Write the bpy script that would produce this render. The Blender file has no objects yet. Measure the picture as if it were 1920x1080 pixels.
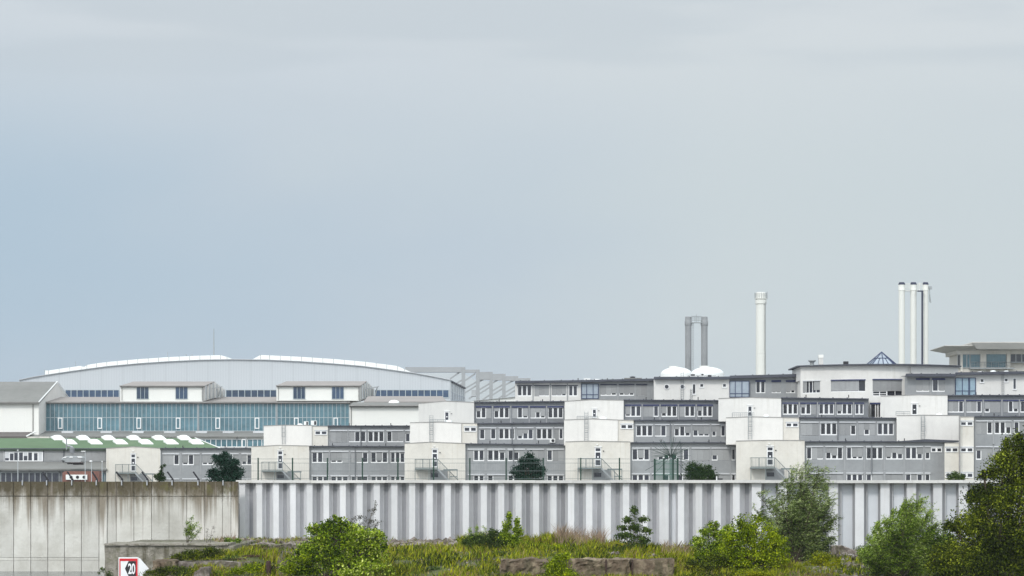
import bpy, math, random
import numpy as np
from mathutils import Vector, noise as mnoise
R = math.radians
rnd = random.Random(7)
S = bpy.context.scene
COL = S.collection

# ---------------------------------------------------------------- camera, sky, sun, exposure
F = 5580.0            # focal length in photo pixels (telephoto)
HY = 905.0            # photo row of the horizon
CZ = 1.7              # eye height above the works ground
cd = bpy.data.cameras.new('camera'); cam = bpy.data.objects.new('camera', cd); COL.objects.link(cam)
cam.location = (0, 0, CZ); cam.rotation_euler = (R(90), 0, 0)
cd.sensor_width = 36; cd.lens = F / 1920 * 36; cd.shift_y = (HY - 540) / 1920
cd.clip_start = 1; cd.clip_end = 12000
S.camera = cam
S.render.resolution_x = 1024; S.render.resolution_y = 576
S.view_settings.view_transform = 'Standard'; S.view_settings.look = 'None'
S.view_settings.exposure = 0.0; S.view_settings.gamma = 1

SUN_EL, SUN_AZ = 42, 205      # azimuth clockwise from +Y: behind the camera, to the left
W = bpy.data.worlds.new('World'); S.world = W; W.use_nodes = True
nt = W.node_tree; nt.nodes.clear(); N = nt.nodes.new; LK = nt.links.new
def math_node(tree, op, a, b=None, clamp=False):
    n = tree.nodes.new('ShaderNodeMath'); n.operation = op; n.use_clamp = clamp
    for i, v in enumerate((a, b)):
        if v is None: continue
        if isinstance(v, (int, float)): n.inputs[i].default_value = v
        else: tree.links.new(v, n.inputs[i])
    return n.outputs[0]
def ramp_node(tree, fac, stops, interp='LINEAR'):
    n = tree.nodes.new('ShaderNodeValToRGB'); n.color_ramp.interpolation = interp
    e = n.color_ramp.elements
    while len(e) < len(stops): e.new(0.5)
    for i, (p, c) in enumerate(stops):
        e[i].position = p; e[i].color = (c[0], c[1], c[2], 1)
    tree.links.new(fac, n.inputs[0]); return n.outputs[0]
def mix_col(tree, fac, a, b, mode='MIX'):
    n = tree.nodes.new('ShaderNodeMix'); n.data_type = 'RGBA'; n.blend_type = mode
    for sock, v in ((n.inputs[0], fac), (n.inputs[6], a), (n.inputs[7], b)):
        if isinstance(v, (int, float)): sock.default_value = v
        elif isinstance(v, tuple): sock.default_value = (v[0], v[1], v[2], 1)
        else: tree.links.new(v, sock)
    return n.outputs[2]
def maprange(tree, v, a, b, c, d, smooth=True):
    n = tree.nodes.new('ShaderNodeMapRange'); n.clamp = True
    n.interpolation_type = 'SMOOTHSTEP' if smooth else 'LINEAR'
    tree.links.new(v, n.inputs[0])
    for i, q in enumerate((a, b, c, d)): n.inputs[i + 1].default_value = q
    return n.outputs[0]
out = N('ShaderNodeOutputWorld')
sky = N('ShaderNodeTexSky'); sky.sky_type = 'NISHITA'; sky.sun_disc = False
sky.sun_elevation = R(SUN_EL); sky.sun_rotation = R(SUN_AZ); sky.dust_density = 3
bg1 = N('ShaderNodeBackground'); bg1.inputs[1].default_value = 0.08; LK(sky.outputs[0], bg1.inputs[0])
tc = N('ShaderNodeTexCoord'); sep = N('ShaderNodeSeparateXYZ'); LK(tc.outputs['Generated'], sep.inputs[0])
dx, dy, dz = sep.outputs
def cloud_noise(scale, sx, sz, detail, off=0.0):
    mp = N('ShaderNodeMapping'); mp.inputs['Scale'].default_value = (sx, sx, sz); mp.inputs['Location'].default_value = (off, off * .7, off * .3)
    LK(tc.outputs['Generated'], mp.inputs[0])
    n = N('ShaderNodeTexNoise'); n.inputs['Scale'].default_value = scale; n.inputs['Detail'].default_value = detail
    n.inputs['Roughness'].default_value = .45; LK(mp.outputs[0], n.inputs[0]); return n.outputs[0]
n1 = cloud_noise(6, 1, 2.2, 3, 1.3)
n2 = cloud_noise(6, 1, 7, 4, 2.2)
# bank of bluer, thinner cloud low in the left of the view
vd = N('ShaderNodeVectorMath'); vd.operation = 'DISTANCE'; LK(tc.outputs['Generated'], vd.inputs[0]); vd.inputs[1].default_value = (-.19, .978, .065)
dist = math_node(nt, 'ADD', vd.outputs['Value'], math_node(nt, 'MULTIPLY', math_node(nt, 'SUBTRACT', n1, .5), .22))
grey = maprange(nt, dist, .0, .27, 0, 1)
col = ramp_node(nt, grey, [(0, (.450, .575, .690)), (.45, (.535, .625, .708)), (1, (.615, .688, .722))])
top = maprange(nt, dz, .09, .165, 0, 1)
col = mix_col(nt, math_node(nt, 'MULTIPLY', top, .7), col, (.715, .755, .785))
streak = math_node(nt, 'MULTIPLY', maprange(nt, n2, .44, .60, 0, 1), math_node(nt, 'MULTIPLY', maprange(nt, dz, .11, .155, 0, 1), .42))
col = mix_col(nt, streak, col, (.515, .59, .65))
low = maprange(nt, dz, .0, .055, .55, 0)
col = mix_col(nt, low, col, (.505, .568, .648))
gain = math_node(nt, 'ADD', 1.0, math_node(nt, 'MULTIPLY', maprange(nt, dz, .17, .9, 0, 1), 1.1))
gain = math_node(nt, 'ADD', gain, math_node(nt, 'MULTIPLY', maprange(nt, dy, .3, -1, 0, 1), 1.15))
colg = mix_col(nt, 1.0, col, gain, 'MULTIPLY')
bg2 = N('ShaderNodeBackground'); bg2.inputs[1].default_value = 1.0; LK(colg, bg2.inputs[0])
mx = N('ShaderNodeMixShader'); mx.inputs[0].default_value = .94; LK(bg1.outputs[0], mx.inputs[1]); LK(bg2.outputs[0], mx.inputs[2])
LK(mx.outputs[0], out.inputs[0])

sl = bpy.data.lights.new('sun', 'SUN'); so = bpy.data.objects.new('sun', sl); COL.objects.link(so)
sl.energy = 1.5; sl.angle = R(10); sl.color = (1, .96, .9)
a = R(SUN_AZ); e = R(SUN_EL)
so.rotation_euler = Vector((math.sin(a) * math.cos(e), math.cos(a) * math.cos(e), math.sin(e))).to_track_quat('Z', 'Y').to_euler()

# ---------------------------------------------------------------- helpers
def X(px, D): return (px - 960) * D / F
def Z(py, D): return CZ + (HY - py) * D / F
def tag(o, label=None, cat=None, group=None, kind=None):
    if label: o['label'] = label
    if cat: o['category'] = cat
    if group: o['group'] = group
    if kind: o['kind'] = kind
    return o
WL = {}
def empty(name, loc, label, cat, group=None):
    o = bpy.data.objects.new(name, None); COL.objects.link(o); o.location = loc
    o.empty_display_size = .5
    WL[o.name] = Vector(loc); return tag(o, label, cat, group)
def link(name, me, mat, parent=None, origin=None):
    """verts are in world space; move them to an origin and link under parent"""
    n = len(me.vertices); co = np.empty(n * 3, np.float32); me.vertices.foreach_get('co', co); co = co.reshape(-1, 3)
    if origin is None:
        lo = co.min(0); hi = co.max(0); origin = ((lo[0] + hi[0]) / 2, (lo[1] + hi[1]) / 2, lo[2])
    co -= np.array(origin, np.float32); me.vertices.foreach_set('co', co.ravel()); me.update()
    if mat is not None:
        for m in (mat if isinstance(mat, (list, tuple)) else [mat]): me.materials.append(m)
    o = bpy.data.objects.new(name, me); COL.objects.link(o)
    WL[o.name] = Vector(origin)
    if parent is not None:
        o.parent = parent; o.location = Vector(origin) - WL[parent.name]
    else: o.location = origin
    return o
class MB:
    def __init__(s): s.v = []; s.f = []; s.m = []; s.sm = []
    def add(s, vs, fs, m=0, smooth=False):
        b = len(s.v); s.v += [tuple(v) for v in vs]
        for f in fs: s.f.append([b + i for i in f]); s.m.append(m); s.sm.append(smooth)
    def box(s, x0, x1, y0, y1, z0, z1, m=0):
        vs = [(x0, y0, z0), (x1, y0, z0), (x1, y1, z0), (x0, y1, z0), (x0, y0, z1), (x1, y0, z1), (x1, y1, z1), (x0, y1, z1)]
        s.add(vs, [(0, 3, 2, 1), (4, 5, 6, 7), (0, 1, 5, 4), (1, 2, 6, 5), (2, 3, 7, 6), (3, 0, 4, 7)], m)
    def pbox(s, px0, px1, py0, py1, D, d0, d1, m=0):       # photo rectangle at distance D, slab from D+d0 to D+d1
        s.box(X(px0, D), X(px1, D), D + d0, D + d1, Z(py1, D), Z(py0, D), m)
    def loft(s, A, B, m=0):                                # two matching outlines closed into a solid
        n = len(A); s.add(list(A) + list(B), [tuple(range(n))[::-1], tuple(range(n, 2 * n))] + [(i, (i + 1) % n, n + (i + 1) % n, n + i) for i in range(n)], m)
    def prism(s, pts, D, d0, d1, m=0, zb=None):            # outline in photo pixels, constant section in depth
        P = [(X(a_, D), Z(b_, D)) for a_, b_ in pts]
        s.loft([(p[0], D + d0, p[1]) for p in P], [(p[0], D + d1, p[1]) for p in P], m)
    def tube(s, p, q, r, n=6, r2=None, m=0, caps=True):
        p = Vector(p); q = Vector(q); r2 = r if r2 is None else r2
        d = (q - p)
        if d.length < 1e-6: return
        d.normalize(); u = d.cross(Vector((0, 0, 1)))
        if u.length < 1e-3: u = Vector((1, 0, 0))
        u.normalize(); w = d.cross(u); b = len(s.v)
        for c, rr in ((p, r), (q, r2)):
            for i in range(n):
                t = 2 * math.pi * i / n; s.v.append(tuple(c + (u * math.cos(t) + w * math.sin(t)) * rr))
        for i in range(n):
            j = (i + 1) % n; s.f.append([b + i, b + j, b + n + j, b + n + i]); s.m.append(m); s.sm.append(False)
        if caps:
            s.f.append([b + i for i in range(n)][::-1]); s.f.append([b + n + i for i in range(n)]); s.m += [m, m]; s.sm += [False, False]
    def lathe(s, c, prof, n=32, m=0):                      # prof: list of (r, z); rings are doubled at sharp bends and caps
        def ring(r, z):
            b = len(s.v)
            for i in range(n):
                t = 2 * math.pi * i / n; s.v.append((c[0] + r * math.cos(t), c[1] + r * math.sin(t), z))
            return b
        prev = None; pd = None
        for k in range(len(prof) - 1):
            (r0, z0), (r1, z1) = prof[k], prof[k + 1]; d = Vector((r1 - r0, z1 - z0))
            if d.length < 1e-6: continue
            d.normalize()
            if prev is None or pd.dot(d) < .8: prev = ring(r0, z0)
            nxt = ring(r1, z1)
            for i in range(n):
                j = (i + 1) % n; s.f.append([prev + i, prev + j, nxt + j, nxt + i]); s.m.append(m); s.sm.append(True)
            prev = nxt; pd = d
        for k, rev in ((0, True), (len(prof) - 1, False)):
            if prof[k][0] > 1e-3:
                b = ring(*prof[k]); l = [b + i for i in range(n)]; s.f.append(l[::-1] if rev else l); s.m.append(m); s.sm.append(False)
    def build(s, name, mat, parent=None, origin=None):
        me = bpy.data.meshes.new(name); me.from_pydata(s.v, [], s.f)
        me.polygons.foreach_set('material_index', s.m); me.polygons.foreach_set('use_smooth', s.sm)
        me.update()
        import bmesh
        bm = bmesh.new(); bm.from_mesh(me); bmesh.ops.recalc_face_normals(bm, faces=bm.faces) if not any(s.sm) else None; bm.to_mesh(me); bm.free()
        return link(name, me, mat, parent, origin)
def part(name, mat, parent, fn):
    b = MB(); fn(b); return b.build(name, mat, parent)

# ---------------------------------------------------------------- materials
def mat(name, c, rough=.75, var=.10, scale=.4, streak=0., c2=None, stain=0., metal=0., bump=.0, spec=.4, objrand=0., isl=0.):
    m = bpy.data.materials.new(name); m.use_nodes = True; t = m.node_tree; bs = t.nodes['Principled BSDF']
    tcn = t.nodes.new('ShaderNodeTexCoord'); co = tcn.outputs['Object']
    def nz(sc, d, sv=(1, 1, 1)):
        mp = t.nodes.new('ShaderNodeMapping'); mp.inputs['Scale'].default_value = sv; t.links.new(co, mp.inputs[0])
        n = t.nodes.new('ShaderNodeTexNoise'); n.inputs['Scale'].default_value = sc; n.inputs['Detail'].default_value = d; n.inputs['Roughness'].default_value = .6
        t.links.new(mp.outputs[0], n.inputs[0]); return n.outputs[0]
    n0 = nz(scale, 5); n3 = nz(scale * 7, 3)
    s_ = math_node(t, 'ADD', math_node(t, 'MULTIPLY', n0, .7), math_node(t, 'MULTIPLY', n3, .3))
    lo = tuple(max(0, q * (1 - var * 1.6)) for q in c); hi = tuple(min(1, q * (1 + var)) for q in c)
    colr = ramp_node(t, s_, [(.3, lo), (.7, hi)])
    if streak > 0:
        c2_ = c2 or tuple(q * .55 for q in c)
        sn = nz(1.0, 5, (2.2, 2.2, .12)); colr = mix_col(t, math_node(t, 'MULTIPLY', maprange(t, sn, .52, .75, 0, 1), streak), colr, c2_)
    if stain > 0:
        sn = nz(.25, 6); c2_ = c2 or tuple(q * .6 for q in c)
        colr = mix_col(t, math_node(t, 'MULTIPLY', maprange(t, sn, .55, .72, 0, 1), stain), colr, c2_)
    if isl > 0:
        g_ = t.nodes.new('ShaderNodeNewGeometry'); colr = mix_col(t, 1.0, colr, maprange(t, g_.outputs['Random Per Island'], 0, 1, 1 - isl, 1 + isl * .4, False), 'MULTIPLY')
    if objrand > 0:
        oi = t.nodes.new('ShaderNodeObjectInfo')
        f = math_node(t, 'ADD', 1 - objrand, math_node(t, 'MULTIPLY', oi.outputs['Random'], 2 * objrand))
        colr = mix_col(t, 1.0, colr, f, 'MULTIPLY')
    t.links.new(colr, bs.inputs['Base Color'])
    bs.inputs['Roughness'].default_value = rough; bs.inputs['Metallic'].default_value = metal
    bs.inputs['Specular IOR Level'].default_value = spec
    if bump:
        b = t.nodes.new('ShaderNodeBump'); b.inputs['Strength'].default_value = bump; b.inputs['Distance'].default_value = .1
        t.links.new(n3, b.inputs['Height']); t.links.new(b.outputs[0], bs.inputs['Normal'])
    return m
M = {}
M['render_white'] = mat('render_white', (.70, .685, .66), .85, .07, .25, streak=.45, c2=(.55, .53, .49))
M['render_clean'] = mat('render_clean', (.735, .715, .685), .85, .06, .25, streak=.4, c2=(.6, .58, .55))
M['render_cream'] = mat('render_cream', (.68, .65, .595), .85, .08, .3, stain=.5, streak=.45, c2=(.54, .49, .41))
M['render_grey'] = mat('render_grey', (.62, .61, .59), .85, .05, .15, streak=.2)
M['parapet'] = mat('parapet', (.30, .29, .28), .7, .2, .8)
M['clad_grey'] = mat('clad_grey', (.295, .305, .315), .6, .12, .25, streak=.5, c2=(.23, .23, .24))
M['clad_dark'] = mat('clad_dark', (.20, .21, .225), .6, .1, .12, streak=.2)
M['clad_pilaster'] = mat('clad_pilaster', (.325, .33, .34), .6, .08, .2)
M['blind'] = mat('blind', (.315, .32, .325), .6, .12, .4, streak=.5, c2=(.22, .215, .225), objrand=.14)
M['shutter_box'] = mat('shutter_box', (.60, .61, .63), .5, .06, .5, objrand=.08)
M['awning_blue'] = mat('awning_blue', (.025, .035, .12), .6, .2, .5)
M['frame_white'] = mat('frame_white', (.82, .82, .82), .45, .03, .5)
M['frame_grey'] = mat('frame_grey', (.42, .47, .49), .5, .05, .5)
M['frame_blue'] = mat('frame_blue', (.03, .045, .11), .5, .1, .5)
M['pane'] = mat('pane', (.028, .03, .042), .08, .4, .9, spec=.5, objrand=.6)
M['pane_blue'] = mat('pane_blue', (.33, .38, .44), .12, .2, .4, spec=.6)
M['pane_sky'] = mat('pane_sky', (.28, .39, .47), .12, .25, .4, spec=.6)
M['pane_navy'] = mat('pane_navy', (.03, .065, .13), .1, .4, .12, spec=.6, objrand=.3)
M['pane_teal'] = mat('pane_teal', (.10, .205, .25), .15, .35, .22, streak=.45, c2=(.05, .115, .145), spec=.6, objrand=.06)
M['roof_dark'] = mat('roof_dark', (.075, .08, .10), .8, .2, .4)
M['roof_taupe'] = mat('roof_taupe', (.30, .275, .26), .85, .08, .15, streak=.2)
M['roof_grey'] = mat('roof_grey', (.20, .20, .19), .85, .12, .12, stain=.3)
M['roof_brown'] = mat('roof_brown', (.12, .105, .10), .85, .12, .2)
M['roof_green'] = mat('roof_green', (.10, .165, .088), .85, .12, .15, stain=.4, c2=(.16, .21, .12))
M['white_dome'] = mat('white_dome', (.80, .81, .80), .35, .03, .6)
M['white_panel'] = mat('white_panel', (.80, .795, .76), .8, .03, .12, streak=.08)
M['rooflight'] = mat('rooflight', (.86, .87, .84), .5, .05, .3)
M['steel'] = mat('steel', (.33, .35, .36), .5, .1, 1, metal=.2)
M['steel_green'] = mat('steel_green', (.17, .20, .20), .5, .1, 1)
M['dark_green'] = mat('dark_green', (.012, .045, .03), .5, .2, 1)
M['mesh_green'] = mat('mesh_green', (.05, .17, .12), .5, .2, 1)
M['black'] = mat('black', (.02, .02, .025), .6, .2, 1)
M['cloth_dark'] = mat('cloth_dark', (.03, .035, .07), .6, .2, 1)
M['chimney_grey'] = mat('chimney_grey', (.27, .28, .29), .7, .12, .3, streak=.5, c2=(.38, .38, .385))
M['chimney_white'] = mat('chimney_white', (.70, .70, .66), .6, .04, .1, streak=.2, c2=(.6, .6, .55))
M['gantry'] = mat('gantry', (.35, .36, .37), .8, .06, .05)
M['gantry_pale'] = mat('gantry_pale', (.48, .51, .53), .8, .05, .05)
M['red'] = mat('red', (.62, .02, .03), .5, .05, 1)
M['red_brick'] = mat('red_brick', (.21, .10, .08), .85, .15, .8)
M['sign_white'] = mat('sign_white', (.85, .85, .86), .45, .03, 1)
M['rust'] = mat('rust', (.05, .025, .02), .8, .4, 3)
M['bark'] = mat('bark', (.09, .07, .05), .9, .3, 3)
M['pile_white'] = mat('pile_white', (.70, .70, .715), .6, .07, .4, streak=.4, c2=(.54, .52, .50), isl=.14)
M['pile_grey'] = mat('pile_grey', (.29, .295, .315), .65, .12, .4, streak=.45, c2=(.25, .245, .25), isl=.14)  # weathered pan grey with the shade of the recess painted in
M['pile_web'] = mat('pile_web', (.56, .56, .58), .65, .1, .4, streak=.45, c2=(.46, .45, .44), isl=.14)  # right-facing webs, shade of that side put into the colour
M['pile_web_pale'] = mat('pile_web_pale', (.60, .60, .62), .65, .08, .4, streak=.3, c2=(.58, .56, .56), isl=.14)  # left-facing webs and ribs, painted lighter as the lit side
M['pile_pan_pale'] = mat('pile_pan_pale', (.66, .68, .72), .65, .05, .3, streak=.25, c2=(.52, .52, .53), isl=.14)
M['pile_web_dark'] = mat('pile_web_dark', (.36, .36, .375), .65, .07, .3, streak=.3, c2=(.28, .27, .27), isl=.14)  # webs of the right section, their side shade put into the colour
M['shutter_edge'] = mat('pale_metal', (.42, .43, .45), .5, .05, .5)
M['roof_pale'] = mat('roof_pale', (.58, .57, .54), .8, .06, .2)
M['cap'] = mat('cap', (.66, .65, .63), .8, .10, .5, stain=.5, c2=(.40, .38, .33), isl=.14)

def leaf_mat(name, cols, trans=.35, big=.35):
    m = bpy.data.materials.new(name); m.use_nodes = True; t = m.node_tree
    bs = t.nodes['Principled BSDF']; o = t.nodes['Material Output']
    g = t.nodes.new('ShaderNodeNewGeometry'); tcn = t.nodes.new('ShaderNodeTexCoord')
    n = t.nodes.new('ShaderNodeTexNoise'); n.inputs['Scale'].default_value = big; n.inputs['Detail'].default_value = 3
    t.links.new(tcn.outputs['Object'], n.inputs[0])
    rr_ = math_node(t, 'POWER', g.outputs['Random Per Island'], 1.7)
    f = math_node(t, 'ADD', math_node(t, 'MULTIPLY', rr_, .62), math_node(t, 'MULTIPLY', maprange(t, n.outputs[0], .32, .68, 0, 1), .38))
    k = len(cols); c = ramp_node(t, f, [(.08 + .84 * i / (k - 1), q) for i, q in enumerate(cols)])
    t.links.new(c, bs.inputs['Base Color']); bs.inputs['Roughness'].default_value = .6; bs.inputs['Specular IOR Level'].default_value = .12
    tr = t.nodes.new('ShaderNodeBsdfTranslucent'); t.links.new(c, tr.inputs[0])
    mx_ = t.nodes.new('ShaderNodeMixShader'); mx_.inputs[0].default_value = trans * .55
    t.links.new(bs.outputs[0], mx_.inputs[1]); t.links.new(tr.outputs[0], mx_.inputs[2]); t.links.new(mx_.outputs[0], o.inputs[0])
    return m
M['leaf_lime'] = leaf_mat('leaf_lime', [(.02, .045, .002), (.12, .195, .006), (.36, .47, .015), (.74, .80, .22)])
M['leaf_bright'] = leaf_mat('leaf_bright', [(.035, .065, .001), (.21, .29, .004), (.58, .64, .015)])
M['leaf_yellow'] = leaf_mat('leaf_yellow', [(.08, .12, .006), (.26, .29, .008), (.50, .46, .012)])
M['leaf_dark'] = leaf_mat('leaf_dark', [(.008, .028, .018), (.016, .05, .032), (.028, .075, .045)], .2)
M['leaf_mid'] = leaf_mat('leaf_mid', [(.018, .038, .008), (.065, .11, .02), (.20, .27, .06)], .3)
M['leaf_willow'] = leaf_mat('leaf_willow', [(.025, .048, .010), (.10, .155, .034), (.32, .41, .12), (.64, .72, .36)], .4, .5)
M['leaf_willow_green'] = leaf_mat('leaf_willow_green', [(.025, .055, .005), (.11, .19, .015), (.32, .45, .05), (.66, .74, .27)], .4, .5)
M['leaf_olive'] = leaf_mat('leaf_olive', [(.008, .016, .001), (.035, .055, .003), (.12, .155, .007), (.40, .45, .04)], .3)
M['leaf_black'] = leaf_mat('leaf_black', [(.05, .05, .04), (.12, .12, .09)], .2)
M['leaf_deep'] = leaf_mat('leaf_deep', [(.012, .032, .012), (.03, .065, .02), (.075, .12, .03)], .25)
M['leaf_brown'] = leaf_mat('leaf_brown', [(.05, .03, .02), (.11, .075, .045), (.22, .16, .10)], .2)
M['grass'] = leaf_mat('grass', [(.022, .034, .006), (.08, .11, .008), (.20, .25, .008), (.42, .42, .015), (.15, .10, .045), (.38, .31, .11)], .3, .22)
M['grass_dry'] = leaf_mat('grass_dry', [(.20, .13, .09), (.34, .25, .17), (.46, .38, .27)], .3, .4)

def ground_mat():
    m = bpy.data.materials.new('bank_soil'); m.use_nodes = True; t = m.node_tree; bs = t.nodes['Principled BSDF']
    tcn = t.nodes.new('ShaderNodeTexCoord')
    def nz(sc, d):
        n = t.nodes.new('ShaderNodeTexNoise'); n.inputs['Scale'].default_value = sc; n.inputs['Detail'].default_value = d; t.links.new(tcn.outputs['Object'], n.inputs[0]); return n.outputs[0]
    c = ramp_node(t, nz(.25, 6), [(.34, (.05, .04, .028)), (.46, (.09, .07, .045)), (.54, (.06, .075, .018)), (.68, (.10, .12, .025))])
    c = mix_col(t, maprange(t, nz(2.5, 6), .5, .7, 0, .5), c, (.20, .165, .13))
    t.links.new(c, bs.inputs['Base Color']); bs.inputs['Roughness'].default_value = .95
    b = t.nodes.new('ShaderNodeBump'); b.inputs['Distance'].default_value = .3; t.links.new(nz(3, 6), b.inputs['Height']); t.links.new(b.outputs[0], bs.inputs['Normal'])
    return m
def rubble_mat(name, a_, b_, c_, sc=1.2):
    m = bpy.data.materials.new(name); m.use_nodes = True; t = m.node_tree; bs = t.nodes['Principled BSDF']
    tcn = t.nodes.new('ShaderNodeTexCoord'); g = t.nodes.new('ShaderNodeNewGeometry')
    def nz(s2, d, sv=(1, 1, 1)):
        mp = t.nodes.new('ShaderNodeMapping'); mp.inputs['Scale'].default_value = sv; t.links.new(tcn.outputs['Object'], mp.inputs[0])
        n = t.nodes.new('ShaderNodeTexNoise'); n.inputs['Scale'].default_value = s2; n.inputs['Detail'].default_value = d; n.inputs['Roughness'].default_value = .65; t.links.new(mp.outputs[0], n.inputs[0]); return n.outputs[0]
    f = math_node(t, 'ADD', math_node(t, 'MULTIPLY', g.outputs['Random Per Island'], .3), math_node(t, 'MULTIPLY', nz(sc, 7), .85))
    c = ramp_node(t, f, [(.36, a_), (.56, b_), (.78, c_)])
    c = mix_col(t, maprange(t, nz(1, 5, (2, 2, .3)), .48, .66, 0, .75), c, (.075, .065, .035))
    c = mix_col(t, maprange(t, nz(.7, 5, (1, 1, 1)), .52, .66, 0, .45), c, (.13, .14, .05))
    t.links.new(c, bs.inputs['Base Color']); bs.inputs['Roughness'].default_value = .95
    b = t.nodes.new('ShaderNodeBump'); b.inputs['Distance'].default_value = .15; t.links.new(nz(4, 6), b.inputs['Height']); t.links.new(b.outputs[0], bs.inputs['Normal'])
    return m
M['soil'] = ground_mat()
M['rubble'] = rubble_mat('rubble', (.07, .055, .045), (.17, .14, .12), (.38, .34, .31), 2)
M['ruin'] = rubble_mat('ruin', (.07, .045, .025), (.15, .11, .075), (.33, .265, .18), 1.6)
M['quay_block'] = rubble_mat('quay_concrete', (.10, .095, .065), (.24, .22, .18), (.40, .37, .32), 1.2)
M['quay_cope'] = rubble_mat('quay_cope', (.16, .15, .11), (.32, .29, .25), (.45, .42, .36), .9)

def stained_wall_mat():
    m = bpy.data.materials.new('stained_concrete'); m.use_nodes = True; t = m.node_tree; bs = t.nodes['Principled BSDF']
    tcn = t.nodes.new('ShaderNodeTexCoord'); sp = t.nodes.new('ShaderNodeSeparateXYZ'); t.links.new(tcn.outputs['Object'], sp.inputs[0])
    def nz(s2, d, sv=(1, 1, 1), r=.6):
        mp = t.nodes.new('ShaderNodeMapping'); mp.inputs['Scale'].default_value = sv; t.links.new(tcn.outputs['Object'], mp.inputs[0])
        n = t.nodes.new('ShaderNodeTexNoise'); n.inputs['Scale'].default_value = s2; n.inputs['Detail'].default_value = d; n.inputs['Roughness'].default_value = r; t.links.new(mp.outputs[0], n.inputs[0]); return n.outputs[0]
    z = sp.outputs[2]       # object origin at the wall foot, wall about 7.2 m high
    base = ramp_node(t, nz(.35, 6), [(.3, (.47, .45, .40)), (.5, (.62, .60, .55)), (.7, (.73, .715, .67))])
    warm = maprange(t, nz(.18, 4), .5, .7, 0, .35); base = mix_col(t, warm, base, (.62, .56, .52))
    # vertical runs of dirt whose length varies along the wall
    run = nz(1, 4, (.9, .9, .04)); fine = nz(1, 4, (4.5, 4.5, .10))
    reach = math_node(t, 'ADD', z, math_node(t, 'MULTIPLY', math_node(t, 'SUBTRACT', run, .5), 9.0))
    reach = math_node(t, 'ADD', reach, math_node(t, 'MULTIPLY', math_node(t, 'SUBTRACT', fine, .5), 5.0))
    d1 = maprange(t, reach, 4.0, 6.9, 0, .9)
    base = mix_col(t, d1, base, (.20, .165, .12))
    d2 = maprange(t, math_node(t, 'ADD', z, math_node(t, 'MULTIPLY', math_node(t, 'SUBTRACT', nz(1.3, 7, (1, 1, .45), .75), .5), 4.0)), 5.7, 7.1, 0, .93)
    base = mix_col(t, d2, base, (.085, .068, .035))
    g = math_node(t, 'MULTIPLY', maprange(t, nz(.8, 5), .55, .68, 0, 1), math_node(t, 'MULTIPLY', maprange(t, z, 5.5, 7, 0, 1), .7))
    base = mix_col(t, g, base, (.13, .12, .04))
    d3 = math_node(t, 'MULTIPLY', maprange(t, fine, .56, .72, 0, 1), maprange(t, z, 1.5, 6, .12, .6)); base = mix_col(t, d3, base, (.33, .28, .25))
    g_ = t.nodes.new('ShaderNodeNewGeometry'); base = mix_col(t, 1.0, base, maprange(t, g_.outputs['Random Per Island'], 0, 1, .84, 1.04, False), 'MULTIPLY')
    t.links.new(base, bs.inputs['Base Color']); bs.inputs['Roughness'].default_value = .9
    b = t.nodes.new('ShaderNodeBump'); b.inputs['Distance'].default_value = .04; t.links.new(nz(5, 6), b.inputs['Height']); t.links.new(b.outputs[0], bs.inputs['Normal'])
    return m
M['stained'] = stained_wall_mat()
def water_mat():
    m = bpy.data.materials.new('river_water'); m.use_nodes = True; t = m.node_tree; bs = t.nodes['Principled BSDF']
    bs.inputs['Base Color'].default_value = (.04, .055, .06, 1); bs.inputs['Roughness'].default_value = .12
    n = t.nodes.new('ShaderNodeTexNoise'); n.inputs['Scale'].default_value = 1.2; n.inputs['Detail'].default_value = 4
    tcn = t.nodes.new('ShaderNodeTexCoord'); t.links.new(tcn.outputs['Object'], n.inputs[0])
    b = t.nodes.new('ShaderNodeBump'); b.inputs['Distance'].default_value = .2; b.inputs['Strength'].default_value = .6
    t.links.new(n.outputs[0], b.inputs['Height']); t.links.new(b.outputs[0], bs.inputs['Normal']); return m
M['water'] = water_mat()
M['ground'] = mat('works_ground', (.17, .17, .155), .95, .2, .05, stain=.5, c2=(.09, .12, .05))

# ================================================================ the ground and the water
def sheet(name, x0, x1, y0, y1, z, m):
    b = MB(); b.box(x0, x1, y0, y1, z - .4, z); o = b.build(name, m, origin=(0, y0, z)); return tag(o, kind='structure')
sheet('ground', -1400, 1400, 242.3, 2600, 0, M['ground'])
sheet('near_bank', -300, 300, -120, 6, 0, M['ground'])
sheet('water', -1400, 1400, 4, 243, -5.42, M['water'])

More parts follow.
